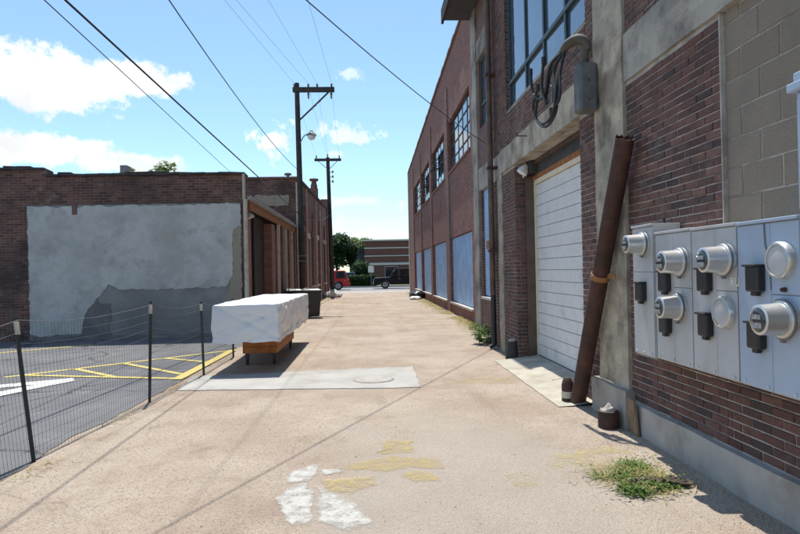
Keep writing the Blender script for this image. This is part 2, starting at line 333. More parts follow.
# ------------------------------------------------------------------ mesh helpers
OFF = {}
class MB:
    def __init__(s): s.v = []; s.f = []
    def box(s, x0, x1, y0, y1, z0, z1):
        a = len(s.v)
        s.v += [(x0, y0, z0), (x1, y0, z0), (x1, y1, z0), (x0, y1, z0), (x0, y0, z1), (x1, y0, z1), (x1, y1, z1), (x0, y1, z1)]
        s.f += [tuple(a + i for i in q) for q in ((3, 2, 1, 0), (4, 5, 6, 7), (0, 1, 5, 4), (1, 2, 6, 5), (2, 3, 7, 6), (3, 0, 4, 7))]
        return s
    def obox(s, c, ax, ay, az):
        """box from centre and three half-axis vectors"""
        a = len(s.v); c, ax, ay, az = map(Vector, (c, ax, ay, az))
        for k in (-1, 1):
            for i, j in ((-1, -1), (1, -1), (1, 1), (-1, 1)): s.v.append(tuple(c + ax * i + ay * j + az * k))
        s.f += [tuple(a + i for i in q) for q in ((3, 2, 1, 0), (4, 5, 6, 7), (0, 1, 5, 4), (1, 2, 6, 5), (2, 3, 7, 6), (3, 0, 4, 7))]
        return s
    def tube(s, pts, r, n=8, cap=True):
        pts = [Vector(p) for p in pts]; k = len(pts); rr = r if isinstance(r, (list, tuple)) else [r] * k
        a = len(s.v); up = None
        for i, p in enumerate(pts):
            d = (pts[min(i + 1, k - 1)] - pts[max(i - 1, 0)]).normalized()
            if up is None: up = Vector((0, 0, 1)) if abs(d.z) < .9 else Vector((1, 0, 0))
            e1 = d.cross(up).normalized(); e2 = e1.cross(d).normalized(); up = e2
            for j in range(n):
                t = 2 * math.pi * j / n
                s.v.append(tuple(p + e1 * (rr[i] * math.cos(t)) + e2 * (rr[i] * math.sin(t))))
        for i in range(k - 1):
            for j in range(n):
                s.f.append((a + i * n + j, a + i * n + (j + 1) % n, a + (i + 1) * n + (j + 1) % n, a + (i + 1) * n + j))
        if cap: s.f.append(tuple(a + j for j in reversed(range(n)))); s.f.append(tuple(a + (k - 1) * n + j for j in range(n)))
        return s
    def lathe(s, c, axis, prof, n=24):
        """prof: list of (distance along axis, radius)"""
        c = Vector(c); ax = Vector(axis).normalized(); pts = [c + ax * d for d, _ in prof]; a = len(s.v)
        e1 = ax.orthogonal().normalized(); e2 = ax.cross(e1)
        for p, (_, r) in zip(pts, prof):
            for j in range(n):
                t = 2 * math.pi * j / n; s.v.append(tuple(p + (e1 * math.cos(t) + e2 * math.sin(t)) * max(r, 1e-4)))
        for i in range(len(prof) - 1):
            for j in range(n): s.f.append((a + i * n + j, a + i * n + (j + 1) % n, a + (i + 1) * n + (j + 1) % n, a + (i + 1) * n + j))
        s.f.append(tuple(a + j for j in reversed(range(n)))); s.f.append(tuple(a + (len(prof) - 1) * n + j for j in range(n)))
        return s
    def prism(s, pts, vec):
        """extrude a planar loop of 3-D points along vec"""
        a = len(s.v); k = len(pts); v = Vector(vec)
        s.v += [tuple(p) for p in pts] + [tuple(Vector(p) + v) for p in pts]
        s.f.append(tuple(a + i for i in range(k))); s.f.append(tuple(a + k + i for i in reversed(range(k))))
        for i in range(k): s.f.append((a + (i + 1) % k, a + i, a + k + i, a + k + (i + 1) % k))
        return s
    def poly(s, pts):
        a = len(s.v); s.v += [tuple(p) for p in pts]; s.f.append(tuple(range(a, a + len(pts)))); return s
    def mesh(s, name, mat, off=(0, 0, 0), smooth=False):
        me = bpy.data.meshes.new(name)
        me.from_pydata([(x - off[0], y - off[1], z - off[2]) for x, y, z in s.v], [], s.f); me.update()
        me.materials.append(M[mat] if isinstance(mat, str) else mat)
        if smooth: me.polygons.foreach_set('use_smooth', [True] * len(me.polygons))
        return me
    def build(s, name, mat, parent=None, smooth=False, bevel=0., at=None, fix=True):
        off = OFF[parent.name] if parent else (at or (0, 0, 0))
        me = s.mesh(name, mat, off, smooth)
        if fix:
            import bmesh
            bm = bmesh.new(); bm.from_mesh(me); bmesh.ops.recalc_face_normals(bm, faces=bm.faces); bm.to_mesh(me); bm.free()
        o = bpy.data.objects.new(name, me); COL.objects.link(o)
        if parent: o.parent = parent; OFF[o.name] = off
        else: o.location = off; OFF[o.name] = off
        if bevel:
            b = o.modifiers.new('bevel', 'BEVEL'); b.width = bevel; b.segments = 2; b.limit_method = 'ANGLE'; b.angle_limit = R(40)
        if smooth:
            try: me.set_sharp_from_angle(angle=R(40))
            except Exception: pass
        return o
def thing(name, label, cat, loc=(0, 0, 0), group=None):
    o = bpy.data.objects.new(name, None); COL.objects.link(o); o.location = loc; OFF[o.name] = tuple(loc)
    o.empty_display_size = .2
    return tag(o, label, cat, group)
def tag(o, label=None, cat=None, group=None, kind=None):
    if label: o['label'] = label
    if cat: o['category'] = cat
    if group: o['group'] = group
    if kind: o['kind'] = kind
    return o
def boxp(name, mat, parent, *a, bevel=0.):
    return MB().box(*a).build(name, mat, parent, bevel=bevel)

def spline(pts, n=10):
    out = []; P = [Vector(p) for p in pts]; P = [P[0] * 2 - P[1]] + P + [P[-1] * 2 - P[-2]]
    for i in range(1, len(P) - 2):
        a, b, c, d = P[i - 1:i + 3]
        for k in range(n):
            s_ = k / n
            out.append(.5 * ((2 * b) + (c - a) * s_ + (2 * a - 5 * b + 4 * c - d) * s_ ** 2 + (3 * b - a - 3 * c + d) * s_ ** 3))
    out.append(P[-2]); return out

# ------------------------------------------------------------------ bricks
def brick_cells(a0, a1, z0, z1, L=.2, H=.0548, J=.009, seed=0, phase=0.):
    """running bond cells inside a rectangle: (a start, a end, z start, z end)"""
    rr = random.Random(seed); out = []; row = 0; z = z0
    while z + H * .6 < z1:
        zt = min(z + H, z1); a = a0 - (L + J) * (.5 if row % 2 else 0) - phase
        while a < a1:
            s, e = max(a, a0), min(a + L, a1)
            if e - s > .012: out.append((s, e, z, zt))
            a += L + J
        z += H + J; row += 1
    return out
def brick_into(mb, cell, plane, face, rr, depth=.03):
    """one brick with worn arrises; plane 'x' faces -X, plane 'y' faces -Y"""
    a0, a1, z0, z1 = cell; ch = .005; out = rr.uniform(-.003, .003); a = len(mb.v)
    j = lambda: rr.uniform(-.0018, .0018)
    for dep, ins in ((depth, 0), (ch, 0), (0, ch)):
        for (p, q) in ((a0 + ins, z0 + ins), (a1 - ins, z0 + ins), (a1 - ins, z1 - ins), (a0 + ins, z1 - ins)):
            d = face + dep + out
            mb.v.append((d, p + j(), q + j()) if plane == 'x' else (p + j(), d, q + j()))
    for k in (0, 4):
        for i in range(4):
            f = (a + k + i, a + k + (i + 1) % 4, a + k + 4 + (i + 1) % 4, a + k + 4 + i)
            mb.f.append(f[::-1] if plane == 'x' else f)
    f = (a + 8, a + 9, a + 10, a + 11); mb.f.append(f[::-1] if plane == 'x' else f)

# ================================================================== GROUND
def sheet(name, pts, z, mat, kind='structure', label=None, cat=None):
    o = MB().poly([(x, y, z) for x, y in pts]).build(name, mat, fix=False)
    if kind: o['kind'] = kind
    return tag(o, label, cat)
sheet('ground', [(-400, -60), (400, -60), (400, 900), (-400, 900)], -.03, 'earth')
sheet('alley', [(-3.3, -8), (3.4, -8), (3.4, 46.4), (-3.3, 46.4)], 0, 'alley')
# parking lot with a broken edge along the alley
edge = []
y = -8.
while y < 15.6:
    edge.append((-2.95 + .16 * min(1, max(0, (y - 3) / 6)) + .10 * (mnoise.noise((y * .9, 3, 0))) + .05 * mnoise.noise((y * 4, 1, 0)), y)); y += .12
sheet('parking_lot', [(-26, -8)] + edge + [(-26, 15.6)], .006, 'lot')
sheet('pavement', [(-60, 46.4), (60, 46.4), (60, 48.6), (-60, 48.6)], -.004, 'slab')
sheet('street', [(-80, 48.6), (80, 48.6), (80, 60.), (-80, 60.)], -.012, 'street')
o = MB().box(-80, 80, 60., 60.18, -.03, .12).build('kerb', 'slab'); o['kind'] = 'structure'
sheet('lawn', [(-80, 60.18), (80, 60.18), (80, 120), (-80, 120)], .09, 'lawn')
# concrete repair in the alley and the ramp in front of the overhead door
def wavy(pts, step=.09, amp=.012, seed=1):
    out = []
    for i, p in enumerate(pts):
        q = pts[(i + 1) % len(pts)]; n = max(1, int(math.dist(p, q) / step))
        for k in range(n):
            t = k / n; x = p[0] + (q[0] - p[0]) * t; y_ = p[1] + (q[1] - p[1]) * t
            w = Vector((mnoise.noise((x * 5, y_ * 5, seed)), mnoise.noise((x * 5, y_ * 5, seed + 9)), 0)) * amp
            w2 = Vector((mnoise.noise((x * 17, y_ * 17, seed)), mnoise.noise((x * 17, y_ * 17, seed + 5)), 0)) * amp * .5
            out.append((x + w.x + w2.x, y_ + w.y + w2.y))
    return out
def flat(name, pts, z, mat, label, cat, amp=.012, seed=1, thick=0.):
    pp = [(x, y_, z) for x, y_ in wavy(pts, amp=amp, seed=seed)]
    mb = MB()
    if thick: mb.prism([(x, y_, z - thick) for x, y_, _ in pp], (0, 0, thick))
    else: mb.poly(pp)
    o = mb.build(name, mat, fix=bool(thick))
    o['kind'] = 'structure'; return o
flat('concrete_patch', [(-2.62, 8.36), (.63, 8.08), (.66, 9.85), (-.7, 9.72), (-2.7, 9.5)], .010, 'slab', '', '', .03, 2, .02)
mb = MB(); n_ = 30
for i in range(n_ + 1):
    y = 6.72 + (10.27 - 6.72) * i / n_; xo = 2.06 + .02 * mnoise.noise((y * 3, 0, 7)) + .01 * mnoise.noise((y * 11, 0, 7))
    for k in range(6):
        f_ = k / 5; mb.v.append((xo + (2.83 - xo) * f_, y, .008 + .080 * max(0, f_ - .15) / .85))
for i in range(n_):
    for k in range(5): a = i * 6 + k; mb.f.append((a, a + 1, a + 7, a + 6))
o = mb.build('door_ramp', 'apron', fix=False); o['kind'] = 'structure'
# manhole in the patch
t_ = thing('manhole_cover', 'round grey utility cover set in the concrete patch in the alley', 'manhole cover', (.02, 8.75, .01))
MB().lathe((.02, 8.75, .006), (0, 0, 1), [(0, .30), (.0075, .30), (.0078, .29)], 32).build('ring', 'concrete', t_)
MB().lathe((.02, 8.75, .006), (0, 0, 1), [(0, .262), (.0115, .262), (.0125, .25)], 32).build('lid', 'manhole', t_)
# spilled and worn paint
def marking(name, polys, z, mat, label, cat, amp=.02, seed=3, group=None):
    mb = MB()
    cov = []
    for i, p in enumerate(polys):
        lp = wavy(p, .05, amp, seed + i); cx_ = sum(q[0] for q in lp) / len(lp); cy_ = sum(q[1] for q in lp) / len(lp); a0 = len(mb.v); k = len(lp)
        for f_, cv in ((1.14, 0.), (.92, .75), (.70, 1.), (.0, 1.)):
            for q in (lp if f_ else [(cx_, cy_)]): mb.v.append((cx_ + (q[0] - cx_) * f_, cy_ + (q[1] - cy_) * f_, z)); cov.append(cv)
        for r_ in range(2):
            for j in range(k): mb.f.append((a0 + r_ * k + j, a0 + r_ * k + (j + 1) % k, a0 + (r_ + 1) * k + (j + 1) % k, a0 + (r_ + 1) * k + j))
        for j in range(k): mb.f.append((a0 + 2 * k + j, a0 + 2 * k + (j + 1) % k, a0 + 3 * k))
    o = mb.build(name, mat, fix=False)
    at_ = o.data.attributes.new('cover', 'FLOAT', 'POINT'); at_.data.foreach_set('value', cov)
    return tag(o, label, cat, group)

marking('paint_spill', [[(-.68, 4.22), (-.60, 4.5), (-.5, 4.56), (-.42, 4.36), (-.41, 4.08), (-.405, 3.82), (-.51, 3.77)]], .004, 'white_spill', 'white paint patch on the alley, the half nearer the fence', 'paint spill', .03)
marking('paint_spill', [[(-.40, 4.44), (-.33, 4.42), (-.13, 4.1), (-.0, 3.78), (-.15, 3.68), (-.36, 3.82), (-.375, 4.05)]], .004, 'white_spill', 'white paint patch on the alley ending in a point towards the warehouse', 'paint spill', .03, 7)
marking('paint_spill', [[(-.66, 4.56), (-.64, 4.84), (-.47, 5.0), (-.42, 4.76), (-.48, 4.58)], [(-.42, 4.84), (-.28, 4.9), (-.24, 4.78), (-.38, 4.7)]], .004, 'white_spill', 'small broken white paint streak beyond the two white patches', 'paint spill', .04, 9)
marking('paint_spill', [[(-.36, 4.84), (-.1, 5.05), (.2, 5.12), (.56, 5.06), (.54, 4.78), (.2, 4.78), (-.1, 4.76)], [(-.02, 5.2), (.14, 5.6), (.36, 5.6), (.34, 5.2)], [(.22, 4.74), (.3, 4.5), (.46, 4.5), (.44, 4.74)]], .004, 'yellow_spill', 'large faded yellow paint patch on the alley beyond the white patches', 'paint spill', .07, 11)
marking('paint_spill', [[(-.42, 4.62), (-.0, 4.66), (.04, 4.46), (-.2, 4.26), (-.34, 4.38)]], .008, 'yellow_spill', 'small yellow paint smear touching the top of the white patch', 'paint spill', .05, 12)
marking('paint_spill', [[(.9, 8.35), (1.5, 8.75), (2.0, 8.72), (1.95, 8.15), (1.3, 8.2)]], .004, 'yellow_faint', 'pale yellow stain on the alley beside the door ramp', 'paint spill', .06, 13)
marking('paint_spill', [[(1.4, 5.0), (2.1, 5.35), (2.2, 5.0), (1.8, 4.65), (1.3, 4.7)]], .004, 'yellow_faint', 'pale yellow stain on the alley beside the weeds and the meter wall', 'paint spill', .08, 14)
marking('paint_spill', [[(.95, 4.6), (1.15, 4.7), (1.2, 4.3), (1.0, 4.2)]], .004, 'yellow_faint', 'tiny pale yellow stain on the alley between the yellow patch and the weeds', 'paint spill', .06, 15)
# parking lines
def stripe(a, b, w):
    d = Vector((b[0] - a[0], b[1] - a[1])).normalized(); n = Vector((-d.y, d.x)) * (w / 2)
    return [(a[0] + n.x, a[1] + n.y), (b[0] + n.x, b[1] + n.y), (b[0] - n.x, b[1] - n.y), (a[0] - n.x, a[1] - n.y)]
zl = .011
def line(a, b, w, mat, label, dz=0.):
    tag(MB().poly([(x, y_, zl + dz) for x, y_ in stripe(a, b, w)]).build('painted_line', mat, fix=False), label, 'road marking', 'parking lot lines')
line((-10.5, 10.7), (-6.4, 14.36), .11, 'yellow', 'yellow stall line lying farthest from the fence, by the plastered wall')
line((-5.75, 9.9), (-2.80, 12.62), .11, 'yellow', 'yellow line along the wall side of the hatched area')
line((-5.50, 10.03), (-2.86, 9.29), .11, 'yellow', 'yellow line along the near side of the hatched area', .004)
line((-2.88, 9.2), (-2.81, 12.6), .16, 'yellow', 'wide yellow line of the hatched area along the wire fence', .008)
line((-5.02, 10.62), (-3.98, 9.66), .10, 'yellow', 'shortest slanting yellow hatch line, at the pointed end of the hatching', .002)
line((-4.44, 11.16), (-2.96, 9.71), .10, 'yellow', 'long middle slanting yellow hatch line', .002)
line((-3.88, 11.66), (-2.93, 11.0), .10, 'yellow', 'slanting yellow hatch line nearest the white covered cart', .002)
pw = [(-7.5, 8.3), (-5.24, 9.58), (-4.44, 9.5), (-4.52, 7.69), (-6.0, 5.8), (-6.6, 6.3), (-5.01, 8.53), (-4.62, 8.62), (-4.62, 9.14), (-5.0, 9.22), (-7.2, 7.8)]
line((-7.6, 7.95), (-4.5, 9.5), .3, 'white_line', 'wide white stripe of the arrow mark on the parking lot, farther from the fence')
line((-6.1, 5.85), (-4.56, 9.42), .3, 'white_line', 'wide white stripe of the arrow mark on the parking lot, nearer the fence', .004)

# ================================================================== NEAR RIGHT WAREHOUSE
XW = 2.48                                   # brick face
wh = thing('brick_warehouse', 'dark brick warehouse with concrete lintels, white overhead door and teal window above', 'building', (2.9, 8, 0))
core = MB()
core.box(2.9, 9, -7, 12.1, 0, 8.6)
core.box(3.2, 9, 12.1, 16.3, 0, 8.3)
core = core.build('wall', 'mortar', wh)
fl = MB(); f0 = XW + .0085
fl.box(f0 + .03, 2.9, -7, 5.75, 0, 8.6)                         # bay with the meters
fl.box(f0, 2.9, 5.75, 6.80, 0, 8.6); fl.box(f0, 2.9, 6.80, 7.05, 0, 4.33); fl.box(f0, 2.9, 6.80, 7.05, 7.3, 8.6)                             # pier right of the door
fl.box(f0, 2.9, 10.28, 11.38, 0, 3.33); fl.box(f0, 2.9, 10.80, 11.38, 4.5, 8.6)                          # pier left of the door
fl.box(f0, 2.9, 11.38, 12.1, 0, 8.6)
fl.box(f0, 2.9, 7.05, 11.38, 3.33, 4.33); fl.box(f0, 2.9, 10.80, 11.38, 4.33, 4.5)                         # spandrel
fl.box(f0, 2.9, 7.05, 11.38, 7.3, 8.6)
fl.build('mortar_bed', 'mortar', core)
mb = MB(); mb.box(f0, f0 + .03, 4.18, 5.75, .2, 3.4); mb.box(f0, f0 + .03, -7, 4.18, .2, 1.02); mb.box(f0, f0 + .03, -7, 5.75, 3.6, 8.6)
mb.build('mortar_bed', 'mortar', core)
# individual bricks of the meter bay
single = []; joined = []
for c in brick_cells(4.18, 5.745, .285, 3.312, seed=1): single.append(c)
for c in brick_cells(-7, 4.17, .285, 1.02, seed=2, phase=.05): (single if c[0] > 3.1 else joined).append(c)
for c in brick_cells(-7, 5.745, 3.775, 8.5, seed=3): (single if c[0] > 4.6 and c[2] < 4.6 else joined).append(c)
def hidden(c): return c[1] < 4.98 and c[2] > .86 and c[3] < 1.74
single = [c for c in single if not hidden(c)]
single.sort(key=lambda c: c[0] ** 2 + 6.2 + (c[2] - 1.55) ** 2)
joined += single[300:]; single = single[:300]
variants = []
for k in range(6):
    mb = MB(); brick_into(mb, (-.1, .1, -.0274, .0274), 'x', 0, random.Random(50 + k)); variants.append(mb.mesh('brick', 'brick'))
off = OFF[core.name]
for i, c in enumerate(single):
    o = bpy.data.objects.new('brick', variants[i % 6]); COL.objects.link(o); o.parent = core
    o.location = (XW + rng.uniform(-.002, .002) - off[0], (c[0] + c[1]) / 2 - off[1], (c[2] + c[3]) / 2 - off[2])
    o.scale = (1, (c[1] - c[0]) / .2, (c[3] - c[2]) / .0548); o.rotation_euler = (rng.uniform(-.006, .006), rng.uniform(-.012, .012), rng.uniform(-.008, .008))
mb = MB(); rr = random.Random(3)
for c in joined: brick_into(mb, c, 'x', XW, rr)
def field(a0, a1, z0, z1, plane='x', face=XW, seed=1):
    for c in brick_cells(a0, a1, z0, z1, seed=seed, phase=.03 * seed): brick_into(mb, c, plane, face, rr)
field(6.5, 7.05, .02, 3.30, seed=2); field(6.5, 6.80, 3.735, 8.5, seed=3); field(6.80, 10.80, 3.735, 4.33, seed=4)
field(10.28, 11.22, .02, 3.30, seed=5); field(10.80, 12.1, 3.735, 8.5, seed=6); field(11.62, 12.1, .02, 3.3, seed=7)
field(XW + .005, 2.80, .02, 3.30, 'y', 10.268, 8)
field(XW + .005, 2.62, 4.34, 7.3, 'y', 10.79, 9)
tag(mb.build('brickwork', 'brick_joined', core, fix=False), kind='stuff')
boxp('mortar_joint', 'mortar', core, XW - .001, XW + .045, 4.1665, 4.1815, 1.0, 3.312)
# concrete blocks filling the bay beside the meters
bl = []; row = 0; z = 1.02
while z < 3.29:
    y = -1.4 + (.2 if row % 2 else 0)
    while y < 4.17:
        s, e = max(y, -1.4), min(y + .39, 4.165)
        if e - s > .04: bl.append((s, e, z, min(z + .19, 3.30)))
        y += .4
    z += .2; row += 1
bmesh_v = []
for k in range(3):
    mb = MB(); brick_into(mb, (-.195, .195, -.095, .095), 'x', 0, random.Random(80 + k), .04); bmesh_v.append(mb.mesh('concrete_block', 'block'))
for i, c in enumerate(bl):
    o = bpy.data.objects.new('concrete_block', bmesh_v[i % 3]); COL.objects.link(o); o.parent = core
    o.location = (XW + .033 + rng.uniform(-.002, .002) - off[0], (c[0] + c[1]) / 2 - off[1], (c[2] + c[3]) / 2 - off[2]); o.scale = (1, (c[1] - c[0]) / .39, (c[3] - c[2]) / .19)
def rough_box(name, mat, parent, x0, x1, y0, y1, z0, z1, amp=.008, step=.12, seed=0, bevel=.006):
    """a cast concrete member with uneven faces"""
    import bmesh
    bm = bmesh.new(); bmesh.ops.create_cube(bm, size=1)
    for v in bm.verts: v.co = Vector((x0 + (v.co.x + .5) * (x1 - x0), y0 + (v.co.y + .5) * (y1 - y0), z0 + (v.co.z + .5) * (z1 - z0)))
    for ax, ln in ((0, x1 - x0), (1, y1 - y0), (2, z1 - z0)):
        n = min(60, int(ln / step))
        for k in range(1, n):
            co = Vector((0, 0, 0)); co[ax] = (x0, y0, z0)[ax] + ln * k / n; no = Vector((0, 0, 0)); no[ax] = 1
            bmesh.ops.bisect_plane(bm, geom=bm.verts[:] + bm.edges[:] + bm.faces[:], plane_co=co, plane_no=no)
    for v in bm.verts:
        p = v.co * 3.1 + Vector((seed, 0, 0)); q = v.co * 11
        v.co += Vector((mnoise.noise(p), mnoise.noise(p + Vector((9, 0, 0))), mnoise.noise(p + Vector((0, 9, 0))))) * amp + Vector((mnoise.noise(q), 0, mnoise.noise(q + Vector((4, 4, 0))))) * amp * .5
    of = OFF[parent.name]
    for v in bm.verts: v.co -= Vector(of)
    me = bpy.data.meshes.new(name); bm.to_mesh(me); bm.free(); me.materials.append(M[mat])
    o = bpy.data.objects.new(name, me); COL.objects.link(o); o.parent = parent; OFF[o.name] = of
    return o
rough_box('foundation', 'foundation', wh, XW - .05, XW + .02, -7, 5.72, -.02, .275, .012, .15)
rough_box('lintel', 'concrete', wh, XW - .02, XW + .1, -7, 5.76, 3.315, 3.765, .008)
rough_box('lintel', 'concrete_warm', wh, XW - .025, XW + .12, 6.49, 11.32, 3.315, 3.725, .008, seed=4)
rough_box('column', 'concrete_warm', wh, XW - .03, XW + .2, 5.752, 6.49, 0, 8.5, .010, seed=7)
rough_box('column_base', 'concrete', wh, XW - .09, XW + .1, 5.70, 6.6, 0, .36, .014, seed=9)
rough_box('concrete_strip', 'concrete_warm', wh, XW - .02, XW + .1, 11.225, 11.615, 0, 3.31, .008, seed=11)
rough_box('window_sill', 'concrete', wh, XW + .004, XW + .25, 6.81, 10.785, 4.325, 4.345, .002, seed=12)
# overhead door: frame, and panels one above the other
dx = 2.82
gd = MB(); gd.box(dx + .03, dx + .07, 7.0, 10.26, .06, 3.0); gd = gd.build('overhead_door', 'door', wh)
zs = [.09 + i * (2.86 / 16) for i in range(17)]
for i in range(16):
    boxp('door_panel', 'door', gd, dx + .002 * (i % 2), dx + .03, 7.06, 10.20, zs[i] + .004, zs[i + 1] - .004, bevel=.006)
boxp('door_trim', 'door_trim', gd, dx - .03, dx + .04, 10.205, 10.262, .07, 3.0, bevel=.004)
boxp('door_trim', 'door_trim', gd, dx - .03, dx + .04, 7.0, 10.204, 2.955, 3.03, bevel=.004)
boxp('bottom_seal', 'rubber', gd, dx - .006, dx + .03, 7.06, 10.20, .078, .094)
boxp('timber_header', 'oak', wh, dx - .05, dx + .06, 7.0, 10.262, 3.031, 3.10, bevel=.004)
boxp('steel_beam', 'steel_dark', wh, dx - .04, dx + .08, 7.06, 10.25, 3.103, 3.32, bevel=.003)
boxp('steel_flange', 'brown_steel', wh, dx - .09, dx - .04, 7.06, 10.25, 3.27, 3.312, bevel=.003)
boxp('door_jamb', 'brown_steel', wh, XW + .17, dx - .03, 10.215, 10.263, .06, 3.1, bevel=.004)
# window over the door
wx = XW + .085
wn = MB(); ys = [6.84, 7.66, 8.62, 9.62, 10.72]
for i, y in enumerate(ys):
    w = .04 if i in (0, 4) else .034
    wn.box(wx - .03, wx + .03, y - w, y + w, 4.35, 7.3)
wn.box(wx - .034, wx + .026, 6.81, 10.765, 4.348, 4.40); wn.box(wx - .04, wx + .02, 6.81, 10.765, 4.79, 4.85); wn.box(wx - .04, wx + .02, 6.81, 10.765, 6.9, 6.97)
wn.box(wx - .034, wx + .026, 6.81, 10.765, 7.22, 7.3)
wn = wn.build('window', 'teal', wh, bevel=.004)
for i in range(4):
    for z0, z1 in ((4.395, 4.795), (4.845, 6.905), (6.965, 7.23)):
        t = rng.uniform(-.006, .006); t2 = rng.uniform(-.006, .006)
        MB().prism([(wx + t, ys[i] + .03, z0), (wx - t, ys[i + 1] - .03, z0), (wx - t + t2, ys[i + 1] - .03, z1), (wx + t + t2, ys[i] + .03, z1)], (.006, 0, 0)).build('pane', 'pane', wn)
# bay set back beyond the downpipe
XB = 2.86
bb = MB()
bb.box(XB, 3.2, 12.1, 16.3, 0, .86); bb.box(XB, 3.2, 12.1, 12.7, .86, 8.3); bb.box(XB, 3.2, 15.45, 16.3, .86, 8.3)
bb.box(XB, 3.2, 12.7, 15.45, 4.1, 5.1); bb.box(XB, 3.2, 12.7, 15.45, 7.35, 8.3)
bb.build('set_back_wall', 'brick_bay', wh)
rough_box('lintel', 'concrete', wh, XB - .03, XB + .3, 12.15, 15.6, 3.55, 4.1, .006, .2, 15)
rough_box('lintel', 'concrete', wh, XB - .03, XB + .3, 12.15, 15.6, 6.86, 7.35, .006, .2, 16)
rough_box('corner_column', 'concrete', wh, XB - .05, XB + .3, 15.62, 16.32, 0, 8.3, .008, .25, 17)
bo = boxp('boarded_opening', 'blue_board', wh, XB + .09, XB + .13, 12.72, 15.44, .87, 3.54)
for k in range(2): boxp('board', 'blue_board', bo, XB + .07 - .004 * k, XB + .095, 12.75 + k * 1.34, 12.74 + (k + 1) * 1.34, .89, 3.53, bevel=.003)
boxp('window_sill', 'sill', wh, XB - .05, XB + .1, 12.65, 15.5, .80, .862, bevel=.006)
w2 = MB()
for y in (12.75, 13.65, 14.55, 15.4): w2.box(XB + .06, XB + .11, y - .03, y + .03, 5.12, 6.86)
for z in (5.14, 5.7, 6.82): w2.box(XB + .055, XB + .105, 12.72, 15.43, z - .03, z + .03)
w2 = w2.build('window', 'teal', wh)
for i in range(3):
    for z0, z1 in ((5.17, 5.67), (5.73, 6.79)): boxp('pane', 'pane', w2, XB + .08, XB + .086, 12.78 + .9 * i, 13.62 + .9 * i, z0, z1)
boxp('eave', 'steel_dark', wh, 2.12, 3.4, 12.0, 16.45, 8.3, 8.52)
boxp('fascia', 'brown_door', wh, 2.06, 2.12, 11.95, 16.5, 8.22, 8.6)
boxp('roof', 'roofing', wh, 2.44, 9.2, -7.1, 12.0, 8.6, 8.8)
# downpipe
dp = MB().tube([(2.36, 11.72, 8.4), (2.36, 11.72, 1.5), (2.36, 11.73, 1.05)], .055, 12).build('downpipe', 'downpipe', wh, True)
MB().tube([(2.365, 11.73, 1.08), (2.37, 11.74, .1), (2.28, 11.74, .04)], .05, 12).build('drain_boot', 'black_plastic', dp, True)
for z in (1.9, 3.5, 5.3): boxp('bracket', 'rust', dp, 2.29, XW + .02, 11.64, 11.80, z - .025, z + .025, bevel=.004)
MB().tube([(2.40, 11.88, 8.0), (2.40, 11.88, 1.2)], .03, 8).build('conduit', 'concrete_warm', wh, True)
boxp('timber_block', 'oak', wh, 2.36, 2.48, 12.02, 12.3, 1.95, 2.12)

# ================================================================== THINGS ON THE WAREHOUSE WALL
# electric meter cabinets
def cabinet(label, y0, y1, z0, z1, xf, seams=(), vseam=None, mat='cabinet'):
    t = thing('meter_cabinet', label, 'meter cabinet', (XW, (y0 + y1) / 2, z0), 'electric meter cabinets on the brick wall')
    b = boxp('cabinet', 'cabinet', t, xf + .012, XW - .003, y0 + .004, y1 - .004, z0, z1, bevel=.006)
    cols = [(y0 + .006, y1 - .006)] if vseam is None else [(y0 + .006, vseam - .002), (vseam + .002, y1 - .006)]
    for ci, (a, c) in enumerate(cols):
        zz = [z0 + .006] + (list(seams) if ci == 0 or vseam is None else []) + [z1 - .02]
        for k in range(len(zz) - 1): boxp('cover', mat, t, xf, xf + .014, a, c, zz[k] + .002, zz[k + 1] - .002, bevel=.004)
    boxp('rain_lip', mat, t, xf - .012, XW - .004, y0 + .002, y1 - .002, z1 - .016, z1 + .004, bevel=.004)
    for sy in (y0 + .05, (y0 + y1) / 2, y1 - .06):
        MB().lathe((xf, sy, z0 + .03), (-1, 0, 0), [(0, .008), (.008, .008), (.011, .004)], 10).build('screw', 'alu', t, True)
    return t
def meter(t, xf, y, z, s=1.):
    m = MB().lathe((xf, y, z), (-1, 0, 0), [(0, .104 * s), (.03, .104 * s), (.042, .098 * s), (.044, .086 * s), (.135, .080 * s), (.16, .079 * s), (.164, .072 * s)], 36).build('meter', 'alu', t, True)
    MB().lathe((xf - .160, y, z), (-1, 0, 0), [(-.03, .066 * s), (.003, .066 * s), (.010, .058 * s), (.013, .03 * s), (.0135, .001)], 28).build('glass', 'meter_glass', m, True)
    MB().box(xf - .1765, xf - .165, y - .034 * s, y + .034 * s, z + .004 * s, z + .028 * s).build('register', 'dial_pale', m)
    MB().box(xf - .1765, xf - .165, y - .04 * s, y + .04 * s, z - .042 * s, z - .014 * s).build('nameplate', 'dial_pale', m)
    MB().lathe((xf - .02, y, z), (-1, 0, 0), [(0, .1055 * s), (.002, .1085 * s), (.014, .1085 * s), (.016, .1055 * s)], 36).build('clamp_ring', 'galv', m, True)
    MB().box(xf - .036, xf - .018, y - .014, y + .014, z - .122 * s, z - .1 * s).build('seal_tab', 'galv', m)
def blank(t, xf, y, z):
    m = MB().lathe((xf, y, z), (-1, 0, 0), [(0, .104), (.034, .104), (.046, .097), (.047, .084), (.038, .082)], 36).build('blank_cover', 'alu', t, True)
    MB().lathe((xf - .036, y, z), (-1, 0, 0), [(0, .08), (.006, .08), (.007, .076)], 32).build('cover_disc', 'cabinet', m, True)
